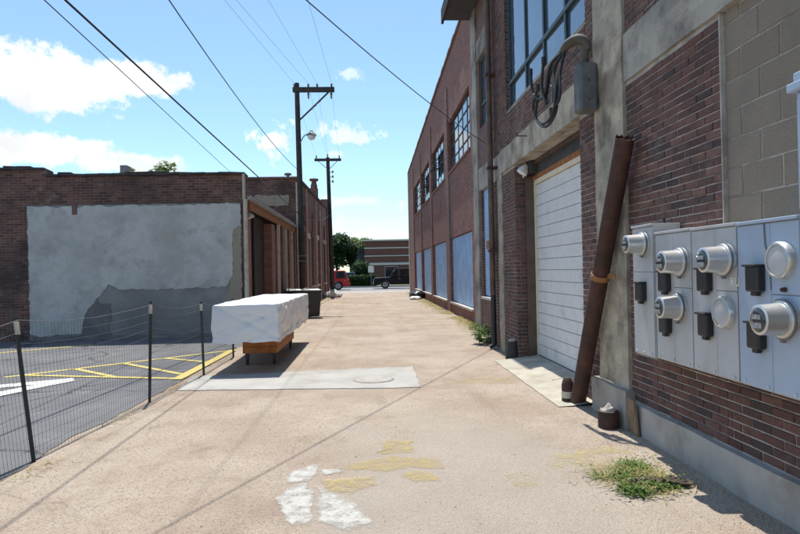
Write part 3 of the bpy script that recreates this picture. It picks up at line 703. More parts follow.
def switch(t, xf, y, z):
    m = boxp('switch_cover', 'black_plastic', t, xf - .055, xf, y - .058, y + .058, z - .078, z + .075, bevel=.012)
    boxp('switch_lever', 'black_plastic', m, xf - .045, xf - .01, y - .028, y + .02, z - .102, z - .07, bevel=.006)
    boxp('switch_hood', 'black_plastic', m, xf - .07, xf - .004, y - .062, y + .062, z + .068, z + .082, bevel=.004)
XF = 2.255
c1 = cabinet('narrow grey cabinet with one meter, taller than its neighbours, beside the rusty pipe', 4.76, 5.14, .81, 1.885, XF - .01, (1.50,))
meter(c1, XF - .01, 4.90, 1.73, .92); switch(c1, XF - .01, 4.94, 1.34)
MB().tube([(XF + .1, 4.79, 1.885), (XF + .1, 4.79, 1.93)], .012, 8).build('lug', 'black_plastic', c1, True)
c2 = cabinet('grey cabinet with two glass meters one above the other', 4.20, 4.745, .815, 1.81, XF, (1.385,), 4.46)
meter(c2, XF, 4.32, 1.575); meter(c2, XF, 4.36, 1.245, .98); switch(c2, XF, 4.55, 1.43); switch(c2, XF, 4.55, 1.115)
c3 = cabinet('grey cabinet with white letters, a meter on top and a round blank cover below', 3.665, 4.197, .815, 1.805, XF, (1.38,), 3.90)
meter(c3, XF, 3.765, 1.58); blank(c3, XF, 3.785, 1.245); switch(c3, XF, 3.99, 1.45); switch(c3, XF, 3.99, 1.15)
c4 = cabinet('blue grey cabinet with a round blank cover on top and a meter below', 3.11, 3.662, .815, 1.80, XF, (1.375,), 3.35, 'cabinet_blue')
blank(c4, XF, 3.235, 1.565); meter(c4, XF, 3.22, 1.245, 1.04); switch(c4, XF, 3.45, 1.465); switch(c4, XF, 3.45, 1.135)
MB().tube([(XF - .004, 3.395, 1.79), (XF - .006, 3.385, 1.66), (XF - .003, 3.35, 1.55), (XF - .003, 3.345, 1.4)], .004, 6).build('loose_wire', 'galv', c4, True)
MB().lathe((XF - .004, 3.225, 1.405), (-1, 0, 0), [(0, .014), (.02, .012), (.03, .004)], 10).build('padlock', 'rust', c4, True)
for tx_, yy, zz_, sz in (('RU', 3.735, 1.415, .075),):
    cu = bpy.data.curves.new('lettering', 'FONT'); cu.body = tx_; cu.size = sz; cu.extrude = .001; cu.offset = .0012
    tmp = bpy.data.objects.new('lettering', cu); COL.objects.link(tmp)
    dg = bpy.context.evaluated_depsgraph_get(); me = bpy.data.meshes.new_from_object(tmp.evaluated_get(dg)); bpy.data.objects.remove(tmp)
    me.materials.clear(); me.materials.append(M['sign'])
    o = bpy.data.objects.new('lettering', me); COL.objects.link(o); o.parent = c3; of = OFF[c3.name]
    o.location = (XF - .002 - of[0], yy - of[1], zz_ - of[2]); o.rotation_euler = (R(90), 0, R(-90))
# larger enclosure above the cabinets
t = thing('junction_enclosure', 'blue grey steel enclosure with a stepped top above the meter cabinets', 'electric box', (XW, 2.8, 1.81))
boxp('body', 'cabinet_blue', t, 2.25, XW + .02, 2.45, 3.10, 1.815, 2.44, bevel=.008)
boxp('door_leaf', 'cabinet_blue', t, 2.235, 2.25, 2.47, 3.08, 1.83, 2.40, bevel=.004)
boxp('cap', 'cabinet_blue', t, 2.21, XW + .02, 2.42, 3.125, 2.442, 2.49, bevel=.008)
boxp('cap_top', 'cabinet_blue', t, 2.235, XW + .02, 2.44, 3.105, 2.491, 2.545, bevel=.008)
# leaning rusty pipe
t = thing('rusty_pipe', 'rusty dark brown steel pipe leaning against the concrete column', 'pipe', (2.33, 6.86, 0))
p0, p1 = Vector((2.33, 6.88, .0)), Vector((2.345, 5.47, 2.72)); dv = (p1 - p0).normalized()
e1 = dv.cross(Vector((0, 0, 1))).normalized(); e2 = e1.cross(dv)
mb = MB(); n = 24
for ring, (s_, rad) in enumerate(((0, .085), (.5, .085), (1, .085), (1, .078), (.6, .078))):
    for j in range(n):
        a = 2 * math.pi * j / n; c = p0.lerp(p1, s_)
        if s_ == 1: c = c + dv * (.05 * mnoise.noise((math.cos(a) * 2.2, math.sin(a) * 2.2, 1)) + .02 * mnoise.noise((a * 6, 0, 0)))
        mb.v.append(tuple(c + (e1 * math.cos(a) + e2 * math.sin(a)) * rad))
for k in range(4):
    for j in range(n): mb.f.append((k * n + j, k * n + (j + 1) % n, (k + 1) * n + (j + 1) % n, (k + 1) * n + j))
mb.f.append(tuple(range(4 * n, 5 * n)))
mb.build('pipe', 'rust', t, True)
cb = p0.lerp(p1, .535)
MB().lathe(cb - dv * .03, dv, [(0, .09), (.001, .096), (.055, .096), (.056, .09)], 24).build('strap', 'rust_light', t, True)
MB().obox(cb + Vector((.04, -.17, 0)), (.004, 0, 0), (0, .11, 0), (0, 0, .025)).build('strap_tail', 'rust_light', t)
MB().obox(cb + Vector((.04, .17, 0)), (.004, 0, 0), (0, .11, 0), (0, 0, .025)).build('strap_tail', 'rust_light', t)
# stubs at the wall foot
t = thing('bollard', 'short brown rounded guard post with white daub beside the foot of the leaning pipe', 'bollard', (2.25, 6.98, 0), 'guard stubs at the wall foot')
MB().lathe((2.25, 6.98, 0), (0, 0, 1), [(0, .07), (.20, .068), (.25, .055), (.28, .035), (.285, .005)], 20).build('stub', 'rust', t, True)
MB().lathe((2.25, 6.98, .05), (0, 0, 1), [(0, .069), (.001, .072), (.075, .0715), (.076, .069)], 20).build('white_daub', 'cream', t, True)
t = thing('bollard', 'black tapered guard stub at the far jamb of the overhead door', 'bollard', (2.42, 10.42, 0), 'guard stubs at the wall foot')
MB().lathe((2.42, 10.42, 0), (0, 0, 1), [(0, .13), (.05, .125), (.24, .10), (.30, .085), (.31, .06)], 20).build('stub', 'rubber', t, True)
MB().lathe((2.42, 10.42, .30), (0, 0, 1), [(0, .07), (.03, .065), (.05, .03)], 16).build('cap', 'concrete', t, True)
t = thing('pipe_stub', 'cut off dark pipe stub with a pale rag on top by the concrete column', 'pipe stub', (2.27, 5.82, 0), 'guard stubs at the wall foot')
MB().lathe((2.27, 5.82, 0), (0, 0, 1), [(0, .10), (.16, .10), (.165, .085), (.05, .083)], 20).build('stub', 'rust', t, True)
mb = MB()
for i in range(9):
    for j in range(13):
        a = 2 * math.pi * j / 12; rr_ = .082 * i / 8
        mb.v.append((2.27 + rr_ * math.cos(a), 5.82 + rr_ * math.sin(a), .172 + .045 * (1 - i / 8) + .05 * mnoise.noise((rr_ * 20 * math.cos(a), rr_ * 20 * math.sin(a), 3)) - (.03 if i == 8 else 0)))
for i in range(8):
    for j in range(12): mb.f.append((i * 13 + j, i * 13 + j + 1, (i + 1) * 13 + j + 1, (i + 1) * 13 + j))
o = mb.build('cloth_rag', 'concrete', t, True)
t = tag(MB().obox((2.385, 5.52, .17), (.012, 0, .002), (0, .07, .006), (-.02, 0, .165)).build('wooden_board', 'wood', bevel=.004, at=(2.385, 5.52, 0)), 'short brown board propped against the foundation below the bricks', 'board')
# lamp over the door
t = thing('wall_lamp', 'small wall lamp with white shade over the overhead door', 'lamp', (2.75, 10.1, 3.12))
boxp('mount', 'steel_dark', t, 2.66, dx - .035, 9.95, 10.18, 3.13, 3.36, bevel=.01)
MB().lathe((2.64, 10.08, 3.27), (-.55, 0, -.83), [(0, .035), (.03, .05), (.10, .085), (.16, .092), (.165, .08)], 20).build('shade', 'white_cloth', t, True)
MB().tube([(2.59, 10.08, 3.16), (2.58, 10.08, 3.06)], .012, 8).build('bulb_tip', 'lamp_clear', t, True)
# service entrance: box, conduit, weatherhead and hanging conductors
t = thing('service_entrance', 'grey service entrance box with weatherhead and hanging black wires above the door', 'electric service', (2.3, 6.42, 3.25))
boxp('box', 'service_grey', t, 2.24, 2.44, 6.33, 6.54, 3.20, 3.72, bevel=.03)
for z in (3.32, 3.52): MB().lathe((2.34, 6.33, z), (0, -1, 0), [(0, .012), (.008, .01)], 10).build('screw', 'steel_dark', t, True)
MB().tube([(2.34, 6.43, 3.7), (2.34, 6.43, 3.93)], .042, 14).build('conduit', 'service_tan', t, True)
MB().tube(spline([(2.37, 6.41, 3.86), (2.34, 6.43, 3.96), (2.28, 6.47, 4.0), (2.19, 6.53, 3.97), (2.13, 6.57, 3.89)], 4), [.036 + .022 * math.sin(math.pi * k / 16) for k in range(17)], 16).build('weatherhead', 'service_tan', t, True)
loops = [[(2.15, 6.55, 3.9), (2.06, 6.62, 3.72), (2.02, 6.47, 3.34), (1.99, 6.6, 3.17), (1.97, 6.95, 3.22), (1.96, 7.12, 3.46), (1.97, 6.95, 3.62)],
         [(2.15, 6.56, 3.9), (2.06, 6.72, 3.74), (2.02, 6.80, 3.46), (1.99, 6.70, 3.38), (1.98, 6.82, 3.6), (1.98, 6.74, 3.86)],
         [(2.14, 6.56, 3.9), (2.05, 6.72, 3.8), (2.0, 6.78, 3.5), (1.97, 6.95, 3.50), (1.96, 7.15, 3.66), (1.96, 7.2, 3.88)],
         [(2.16, 6.54, 3.9), (2.09, 6.5, 3.65), (2.05, 6.42, 3.36), (2.0, 6.55, 3.24)],
         [(2.15, 6.56, 3.88), (2.07, 6.55, 3.5), (2.03, 6.5, 3.22), (1.98, 6.72, 3.12), (1.96, 7.02, 3.3), (1.97, 6.98, 3.5)]]
for L in loops:
    w = MB().tube(spline(L), .016, 8).build('wire', 'cable', t, True)
    MB().tube([Vector(L[-1]) + Vector((0, 0, -.03)), Vector(L[-1]) + Vector((0, 0, .045))], .023, 8).build('connector', 'cable', w, True)
for k in range(4): MB().tube(spline([(2.14, 6.55 + .02 * k, 3.9), (2.08, 6.68 + .03 * k, 3.74 - .04 * k), (2.05, 6.66, 3.52), (2.03, 6.62 + .02 * k, 3.36)]), .011, 6).build('wire', 'galv', t, True)
MB().tube([(XW - .02, 9.35, 3.60), (2.30, 9.35, 3.60), (2.30, 9.35, 3.66)], .012, 6).build('wall_hook', 'rust', wh, True)

# ================================================================== FAR RIGHT FACTORY
XR = 2.95
fb = thing('brick_factory', 'long red brick factory with blue boarded windows and steel sash above', 'building', (3, 30, 0))
Y0, Y1 = 16.36, 45.0
top = lambda y: 9.28 - (y - Y0) * .0215
bays = [(17.5, 22.2), (23.5, 28.2), (29.5, 34.0), (35.0, 39.6)]
wl = MB()
wl.box(XR + .18, 12, Y0, Y1, 0, 8.5)
cuts = [Y0] + [v for b_ in bays for v in b_] + [Y1]
wl.box(XR, XR + .18, Y0, Y1, 0, .40); wl.box(XR, XR + .18, Y0, Y1, 2.70, 5.05)
wl.prism([(XR, Y0, 6.88), (XR, Y1, 6.88), (XR, Y1, top(Y1)), (XR, Y0, top(Y0))], (.3, 0, 0))
for i in range(0, len(cuts), 2):
    wl.box(XR, XR + .18, cuts[i], cuts[i + 1], .40, 2.70); wl.box(XR, XR + .18, cuts[i], cuts[i + 1], 5.05, 6.88)
wl = wl.build('wall', 'brick_side', fb)
for y0, y1 in ((22.25, 22.75), (28.3, 28.75), (34.1, 34.5), (39.8, 40.3)):
    boxp('pilaster', 'brick_side', fb, XR - .045, XR + .02, y0, y1, 0, 8.2)
boxp('corner_strip', 'cream', fb, XR - .06, XR + .1, Y1 - .45, Y1 + .03, 0, 8.65)
cm = MB().box(XR - .06, XR + .34, -.295, .295, 0, .1).mesh('coping_tile', 'clay')
y = Y0 + .3; of = OFF[wl.name]
while y < Y1:
    o = bpy.data.objects.new('coping_tile', cm); COL.objects.link(o); o.parent = wl; o.location = (-of[0] + rng.uniform(-.01, .01), y - of[1], top(y) - .01 + rng.uniform(-.006, .006) - of[2]); o.rotation_euler = (-.0215 + rng.uniform(-.012, .012), 0, 0); y += .6
for bi, (a, c) in enumerate(bays):
    b = boxp('boarded_opening', 'blue_board', fb, XR + .10, XR + .17, a + .01, c - .01, .41, 2.69)
    n = 3; wdt = (c - a - .06) / n
    for k in range(n): boxp('board', 'blue_board', b, XR + .075 + rng.uniform(-.008, .004), XR + .102, a + .03 + k * wdt + .004, a + .03 + (k + 1) * wdt - .004, .43, 2.67, bevel=.003)
    boxp('window_sill', 'sill', fb, XR - .06, XR + .1, a - .08, c + .08, .34, .402)
    boxp('window_sill', 'clay', fb, XR - .05, XR + .1, a - .05, c + .05, 4.99, 5.06)
    nc, nr = 5, 4; pw_, ph = (c - a) / nc, (6.88 - 5.06) / nr
    fr = MB()
    for i in range(nc + 1): fr.box(XR + .08, XR + .12, a + i * pw_ - .022, a + i * pw_ + .022, 5.06, 6.88)
    for j in range(nr + 1): fr.box(XR + .077, XR + .117, a, c, 5.06 + j * ph - .02, 5.06 + j * ph + .02)
    fr = fr.build('window', 'steel_dark', fb)
    for i in range(nc):
        for j in range(nr):
            if bi in (1, 2) and 1 <= i <= 2 and j in (1, 2): continue
            boxp('pane', 'pane_dark' if (i * 7 + j * 3 + bi) % 4 else 'pane', fr, XR + .095, XR + .1, a + i * pw_ + .025, a + (i + 1) * pw_ - .025, 5.06 + j * ph + .022, 5.06 + (j + 1) * ph - .022)
    if bi in (1, 2):                                            # tilted vent standing open
        ya, yb = a + pw_, a + 3 * pw_; zc = 5.06 + 2 * ph
        v = MB(); ta = R(62 if bi == 1 else 48); hh = ph * .98
        for s_ in (-1, 1):
            v.obox((XR + .08 - math.sin(ta) * hh * s_ * 1.0, (ya + yb) / 2, zc - math.cos(ta) * hh * s_), (.02, 0, 0), (0, (yb - ya) / 2, 0), (0, 0, .02))
        for y in (ya, (ya + yb) / 2, yb): v.obox((XR + .08, y, zc), (math.cos(ta) * .015, 0, -math.sin(ta) * .015), (0, .02, 0), (math.sin(ta) * hh, 0, math.cos(ta) * hh))
        v = v.build('open_vent', 'steel_dark', fr)
boxp('interior', 'dark', fb, XR + .14, XR + .175, 17.4, 40, 5.0, 6.9)
boxp('roof', 'roofing', fb, XR + .3, 12.2, Y0, Y1, 8.5, 8.56)
MB().tube([(XR - .05, 22.0, .5), (XR - .05, 22.0, 4.9)], .02, 6).build('conduit', 'galv', fb, True)

# ================================================================== LEFT PLASTERED BUILDING
lb = thing('plastered_brick_shop', 'low brick building with patched grey plaster on the end wall', 'building', (-6, 18, 0))
YF = 15.5
w = MB(); w.box(-20, -3.12, YF, YF + .35, 0, 4.05); w.box(-20, -7.92, YF, YF + .35, 4.05, 4.22)
w = w.build('end_wall', 'brick_left', lb)
of = OFF[w.name]
cmz = MB().box(-.16, .16, -.06, .42, 0, .055).mesh('coping_tile', 'coping')
x = -3.24; k = 0
while x > -14:
    o = bpy.data.objects.new('coping_tile', cmz); COL.objects.link(o); o.parent = w
    z = (4.05 if x > -7.9 else 4.22) + rng.uniform(-.006, .012); o.location = (x - of[0], YF - of[1], z - of[2]); o.rotation_euler = (rng.uniform(-.06, .06), rng.uniform(-.05, .05), rng.uniform(-.04, .04)); o.scale = (1, 1, rng.choice((1, 1, 1.2, 1.6))); x -= .325
def slab(name, pts, th, mat, seed, amp=.04, front=YF):
    loop = wavy(pts, .06, amp, seed)
    return MB().prism([(x, front - th, z) for x, z in loop], (0, th + .01, 0)).build(name, mat, w)
slab('undercoat', [(-8.36, .0), (-3.2, .0), (-3.2, 3.34), (-8.39, 3.34)], .018, 'plaster_grey', 3, .02)
slab('tan_undercoat', [(-3.62, .5), (-3.205, .5), (-3.205, 2.75), (-3.42, 2.7), (-3.5, 1.2)], .024, 'plaster_tan', 4, .05)
slab('top_coat', [(-8.35, .12), (-7.12, .16), (-7.04, .66), (-6.72, .98), (-6.45, 1.34), (-6.2, 1.24), (-5.2, 1.22), (-3.62, 1.23), (-3.42, 1.5), (-3.40, 2.66), (-3.19, 2.75), (-3.19, 3.31), (-8.37, 3.31)], .034, 'plaster', 5, .05)
slab('damp_patch', [(-7.16, .1), (-6.42, .1), (-6.42, .84), (-6.75, .97), (-7.08, .64)], .026, 'plaster_dark', 6, .12)
slab('wall_vent', [(-7.30, 3.10), (-7.18, 3.10), (-7.18, 3.36), (-7.30, 3.36)], .045, 'clay', 7, .004)
boxp('plinth_strip', 'plaster_dark', lb, -8.3, -3.2, YF - .05, YF, 0, .1)
# roof and the open side under the eave
r_ = MB().prism([(-3.02, YF + .3, 3.50), (-3.02, 25.4, 3.50), (-9, 25.4, 3.95), (-9, YF + .3, 3.95)], (0, 0, .08)).build('roof', 'shingle', lb)
boxp('gutter', 'shingle', r_, -3.05, -2.95, YF + .02, 25.45, 3.42, 3.49, bevel=.01)
boxp('eave_board', 'rust_light', lb, -3.08, -3.03, YF + .36, 25.4, 3.20, 3.40)
boxp('back_wall', 'brick_left_side', lb, -4.4, -4.2, YF + .36, 25.4, 0, 3.5)
boxp('corner_pier', 'brick_left_side', lb, -3.32, -3.125, YF + .352, YF + .9, 0, 3.4)
MB().tube([(-3.07, YF - .07, 3.42), (-3.07, YF - .07, .15), (-3.0, YF - .2, .08)], .055, 10).build('downpipe', 'tan_pipe', lb, True)
MB().tube([(-3.10, YF - .06, 4.05), (-3.10, YF - .06, 3.42)], .04, 10).build('vent_pipe', 'tan_pipe', lb, True)
boxp('shed_shade_sheet', 'dark', lb, -4.19, -4.15, 16.0, 25.3, 0, 3.45)  # near-black sheet before the back wall: shade under the roof put into colour
for k in range(3): boxp('shed_shutter', 'brown_door', lb, -3.36 - .01 * (k % 2), -3.30, 17.75 + k * .5, 18.23 + k * .5, 0, 3.2)
boxp('brick_pier', 'brick_left_side', lb, -3.3, -3.04, 19.3, 19.95, 0, 3.1)
for i, y in enumerate((20.87, 21.75, 22.64, 23.5, 24.42, 25.25)):
    boxp('post', 'cream' if i % 2 == 0 else 'brick_left_side', lb, -3.12, -3.02, y - (.05 if i % 2 == 0 else .16), y + (.05 if i % 2 == 0 else .16), 0, 3.2, bevel=.01)
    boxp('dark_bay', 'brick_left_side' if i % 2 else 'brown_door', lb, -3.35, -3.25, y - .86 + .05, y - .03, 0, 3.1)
MB().lathe((-3.09, 16.0, 3.12), (.3, 0, -1), [(0, .02), (.05, .09), (.12, .11), (.13, .1)], 14).build('eave_lamp', 'cream', lb, True)
tag(MB().box(-7.93, -7.7, 20.0, 20.3, 4.0, 5.12).build('roof_vent', 'galv', bevel=.02, at=(-7.8, 20.15, 4)), 'square grey vent stack standing on the plastered building roof', 'roof vent')
# ---- taller brick building beyond
b2 = thing('old_brick_building', 'taller old brick building with chimney beyond the plastered building', 'building', (-6, 33, 0))
w = MB(); w.box(-12, -2.95, 25.5, 25.8, 0, 5.45)
w.prism([(-2.95, 25.8, 0), (-2.95, 43, 0), (-2.95, 43, 5.95), (-2.95, 25.8, 5.45)], (-.3, 0, 0)); w.box(-12, -3.3, 25.9, 43, 0, 5.0)
w = w.build('wall', 'brick_left_side', b2)
boxp('front_face', 'brick_left', b2, -12, -2.96, 25.47, 25.498, 0, 5.44)
boxp('front_coping', 'clay', b2, -12, -2.9, 25.4, 25.85, 5.452, 5.53)
slab_ = MB().prism([(x, 25.455, z) for x, z in wavy([(-4.7, 4.3), (-3.3, 4.35), (-3.3, 4.75), (-4.7, 4.8)], .08, .06, 9)], (0, .015, 0)).build('stucco_patch', 'plaster_tan', b2)
MB().prism([(-2.86, 25.85, 5.47), (-2.86, 43, 5.97), (-2.86, 43, 6.05), (-2.86, 25.85, 5.55)], (-.46, 0, 0)).build('side_coping', 'coping', b2)
boxp('corner_strip', 'cream', b2, -2.99, -2.90, 25.44, 25.58, 0, 5.3)
for i, (y0, y1, z0, z1) in enumerate(((26.6, 27.8, .9, 3.4), (29.0, 30.2, 0., 3.2), (31.4, 32.8, .9, 3.4), (34.0, 35.4, .9, 3.4), (36.8, 38.2, 0., 3.2), (39.4, 41.0, .9, 3.4))):
    o = boxp('door' if z0 == 0 else 'window', 'brown_door' if z0 == 0 else 'teal', b2, -2.948, -2.93, y0, y1, z0, z1)
    if z0: boxp('pane', 'pane_dark', o, -2.93, -2.925, y0 + .1, y1 - .1, z0 + .1, z1 - .1)
    boxp('opening_head', 'cream' if i % 2 else 'clay', b2, -2.95, -2.89, y0 - .12, y1 + .12, z1 + .003, z1 + .25)
    if z0: boxp('window_sill', 'cream', b2, -2.95, -2.86, y0 - .1, y1 + .1, z0 - .1, z0 - .003)
for y in (28.4, 33.4, 36.1, 42.9): MB().tube([(-2.87, y, .05), (-2.87, y, 5.4)], .05, 8).build('downpipe', 'tan_pipe' if y < 40 else 'steel_dark', b2, True)
for y in (27.0, 30.7, 34.7, 38.8): boxp('pilaster', 'brick_left_side', b2, -2.95, -2.86, y + 1.05, y + 1.35, 0, 4.6)
ch = boxp('chimney', 'clay', b2, -3.45, -3.0, 36.3, 36.8, 5.5, 6.55)
MB().lathe((-3.22, 36.55, 6.55), (0, 0, 1), [(0, .2), (.2, .2), (.25, .16), (.42, .15), (.45, .27), (.56, .27), (.57, .2)], 14).build('flue_pot', 'clay', ch, True)
boxp('end_pier', 'brick_left_side', b2, -3.3, -2.85, 42.4, 43.05, 0, 6.6)
MB().lathe((-3.4, 26.2, 5.45), (0, 0, 1), [(0, .05), (.25, .05), (.26, .16), (.34, .14), (.36, .02)], 12).build('roof_vent', 'galv', b2, True)

# ================================================================== UTILITY POLES AND CABLES
def pole(label, x, y, h, lean, r0, r1):
    t = thing('utility_pole', label, 'utility pole', (x, y, 0), 'utility poles along the alley')
    MB().tube([(x + lean * k / 6, y, h * k / 6) for k in range(7)], [r0 + (r1 - r0) * k / 6 for k in range(7)], 14).build('shaft', 'pole', t, True)
    return t
p = pole('tall wooden utility pole with one sided crossarm and street lamp beside the brick buildings', -2.66, 24.5, 9.1, -.10, .135, .095)
boxp('crossarm', 'pole', p, -2.92, -1.27, 24.38, 24.49, 8.72, 8.92, bevel=.01)
MB().tube([(-1.5, 24.43, 8.72), (-2.66, 24.43, 7.62)], .035, 8).build('brace', 'pole', p, True)
for k, (x, z) in enumerate(((-2.85, 8.92), (-2.3, 8.92), (-1.95, 8.92), (-1.38, 8.92))):
    MB().lathe((x, 24.43, z), (0, 0, 1), [(0, .02), (.04, .045), (.07, .03), (.10, .05), (.14, .03), (.15, .01)], 10).build('insulator', 'porcelain', p, True)
for x in (-2.3, -1.4): MB().lathe((x, 24.43, 8.72), (0, 0, -1), [(0, .03), (.08, .05), (.16, .03), (.22, .04), (.28, .01)], 10).build('insulator', 'porcelain', p, True)
for k in range(3): MB().lathe((-2.18 + .16 * k, 24.40, 8.10 + .15 * k), (0, -.2, -1), [(0, .03), (.05, .05), (.1, .02)], 10).build('insulator', 'porcelain', p, True)
la = MB().tube(spline([(-2.66, 24.4, 6.7), (-2.5, 24.35, 6.95), (-2.3, 24.3, 7.05), (-2.2, 24.28, 7.05)]), .022, 8).build('lamp_arm', 'galv', p, True)
MB().lathe((-2.2, 24.28, 7.16), (0, 0, -1), [(0, .05), (.08, .09), (.14, .17), (.2, .2), (.21, .18)], 18).build('lamp_hood', 'galv', la, True)
MB().lathe((-2.2, 24.28, 6.955), (0, 0, -1), [(0, .16), (.08, .15), (.15, .1), (.18, .01)], 18).build('lamp_globe', 'lamp_clear', la, True)
for z in (2.2, 2.0): boxp('band', 'galv', p, -2.8, -2.5, 24.36, 24.64, z, z + .05, bevel=.01)
p2 = pole('shorter wooden utility pole with a straight crossarm farther down the alley', -2.36, 38.5, 8.75, -.14, .15, .11)
boxp('crossarm', 'pole', p2, -3.32, -1.66, 38.34, 38.46, 8.5, 8.66, bevel=.01)
for s_ in (-1, 1): MB().tube([(-2.49 + s_ * .6, 38.38, 8.5), (-2.46, 38.38, 7.95)], .02, 6).build('brace', 'galv', p2, True)
for x in (-3.2, -2.5, -1.78): MB().lathe((x, 38.4, 8.66 if x != -2.5 else 8.75), (0, 0, 1), [(0, .02), (.05, .05), (.1, .03), (.15, .055), (.2, .02)], 10).build('insulator', 'porcelain', p2, True)
for z in (7.2, 7.5, 7.8):
    MB().tube([(-2.42, 38.38, z), (-2.22, 38.36, z)], .02, 6).build('side_bracket', 'galv', p2, True)
    MB().lathe((-2.2, 38.36, z - .06), (0, 0, 1), [(0, .04), (.04, .06), (.08, .04), (.12, .06), (.16, .03)], 10).build('insulator', 'porcelain', p2, True)
t = thing('stone_pile', 'pale stones heaped at the foot of the farther utility pole', 'stones', (-2.3, 38, 0))
for k in range(4):
    mb = MB(); import bmesh
    bm = bmesh.new(); bmesh.ops.create_icosphere(bm, subdivisions=2, radius=1)
    cx, cy, sx = (-2.45, 37.6, .34), (-2.1, 37.8, .4), 0
    c = ((-2.62, 37.7, .16), (-2.25, 37.6, .2), (-1.95, 37.9, .14), (-2.3, 38.05, .24))[k]; s_ = (.28, .36, .24, .34)[k]
    for v in bm.verts:
        d = 1 + .35 * mnoise.noise(v.co * 1.6 + Vector((k * 7, 0, 0))); v.co = Vector((v.co.x * d * s_, v.co.y * d * s_, v.co.z * d * s_ * .7)) + Vector(c) - Vector(OFF[t.name])
    me = bpy.data.meshes.new('stone'); bm.to_mesh(me); bm.free(); me.materials.append(M['stone'])
    o = bpy.data.objects.new('stone', me); COL.objects.link(o); o.parent = t
def cable(label, a, b, r, sag=.15, mid=None, n=18, group='overhead cables', mat='cable'):
    a, b = Vector(a), Vector(b); pts = [a.lerp(b, k / n) - Vector((0, 0, sag * 4 * (k / n) * (1 - k / n))) for k in range(n + 1)]
    o = MB().tube(pts, r, 6).build('overhead_cable', mat, smooth=True, at=tuple(a))
    return tag(o, label, 'cable', group)
def ext(a, b, t): return tuple(Vector(a).lerp(Vector(b), t))
A = (-2.74, 24.5, 3.85); cable('thickest black cable slanting down over the plastered building to the pole', A, ext(A, (-3.84, 8.0, 5.12), 2.0), .016, .0)
A = (-5.4, 25.6, 5.5); cable('thin black cable beside the thickest one over the plastered building', A, ext(A, (-4.10, 8.0, 5.12), 2.0), .008, .0)
A = (-2.73, 24.4, 5.6); cable('black twisted cable sagging down to the middle of the taller pole', A, (-2.37, -4.0, 5.8), .009, .62)
cable('black cable crossing the alley to the set back bay of the warehouse', (2.84, 14.75, 4.62), (-4.27, -.6, 5.5), .0075, .33)
WL = ('outermost over the buildings', 'second from the pole', 'third from the pole', 'at the free end of the arm')
for k, (x, xe) in enumerate(((-2.85, -3.55), (-2.3, -3.25), (-1.95, -2.45), (-1.38, -1.45))):
    A = (x, 24.43, 9.07); cable('thin overhead wire from the taller pole crossarm, ' + WL[k], A, ext(A, (xe, 16, 8.66), 3.2), .004, .1)
    cable('thin wire strung between the two pole crossarms, ' + WL[k], A, ((-3.2, -2.5, -2.45, -1.78)[k], 38.4, 8.85), .004, .25)
cable('grey cable running low from pole to pole along the buildings', (-2.70, 24.5, 3.9), (-2.42, 38.5, 5.2), .013, .35)

# ================================================================== WIRE FENCE
fence = thing('wire_fence', 'wire mesh fence on thin dark posts with pale tips beside the parking lot', 'fence', (-2.75, 7.7, 0))
FP = [(-2.80, 2.9, 0), (-2.86, 5.33, 0), (-2.74, 7.69, 0), (-2.60, 9.64, 0), (-2.58, 11.6, 0)]
FT = [(-2.84, 2.9, 1.2), (-2.98, 5.30, 1.235), (-2.70, 7.68, 1.24), (-2.62, 9.62, 1.14), (-2.58, 11.6, 1.1)]
for a, b in zip(FP, FT):
    a, b = Vector(a), Vector(b); c = (a + b) / 2; d = (b - a) / 2
    po = MB().obox(c - Vector((0, 0, .05)), (.017, 0, 0), (0, .004, 0), d * 1.08).obox(c + Vector((0, .014, -.05)), (.004, 0, 0), (0, .013, 0), d * 1.08).build('post', 'post', fence)
    tip = a.lerp(b, .92)
    MB().obox(tip, (.0195, 0, 0), (0, .0065, 0), d * .09).build('painted_tip', 'post_tip', po)
def fpt(s, h):
    """point on the netting: s along the posts, h 0..1"""
    i = min(int(s), 3); f = s - i
    a = Vector(FP[i]).lerp(Vector(FP[i + 1]), f); b = Vector(FT[i]).lerp(Vector(FT[i + 1]), f)
    sag = 1 - .055 * 4 * f * (1 - f) - .035
    p_ = a.lerp(b, h * sag); bul = .03 * mnoise.noise((s * 2.3, h * 2, 5))
    return p_ + Vector((bul, 0, .01 + .006 * mnoise.noise((s * 9, h * 4, 2))))
net = MB()
N = 4 * 44
def thin(pts, r):
    net.tube(pts, r, 3, False)
for i in range(N + 1): thin([fpt(4 * i / N, h / 6) for h in range(7)], .0016)
for j in range(13): thin([fpt(4 * i / 60, j / 12) for i in range(61)], .0016 if 0 < j < 12 else .0024)
tag(net.build('netting', 'net', fence, fix=False), kind='stuff')

# ================================================================== COVERED CART
ct = thing('covered_cart', 'long cart under a white tarpaulin on an orange wooden base standing on the concrete patch', 'cart', (-1.92, 11.7, 0))
import bmesh
bm = bmesh.new()
x0, x1, y0, y1, z0, z1 = -2.43, -1.41, 9.5, 13.95, .50, 1.085
bmesh.ops.create_cube(bm, size=1)
for v in bm.verts: v.co = Vector((x0 + (v.co.x + .5) * (x1 - x0), y0 + (v.co.y + .5) * (y1 - y0), z0 + (v.co.z + .5) * (z1 - z0)))
bmesh.ops.delete(bm, geom=[f for f in bm.faces if f.normal.z < -.5], context='FACES')
for ax, ln, n in ((0, x1 - x0, 34), (1, y1 - y0, 110), (2, z1 - z0, 20)):
    for k in range(1, n):
        co = Vector((0, 0, 0)); co[ax] = (x0, y0, z0)[ax] + ln * k / n; no = Vector((0, 0, 0)); no[ax] = 1
        bmesh.ops.bisect_plane(bm, geom=bm.verts[:] + bm.edges[:] + bm.faces[:], plane_co=co, plane_no=no)
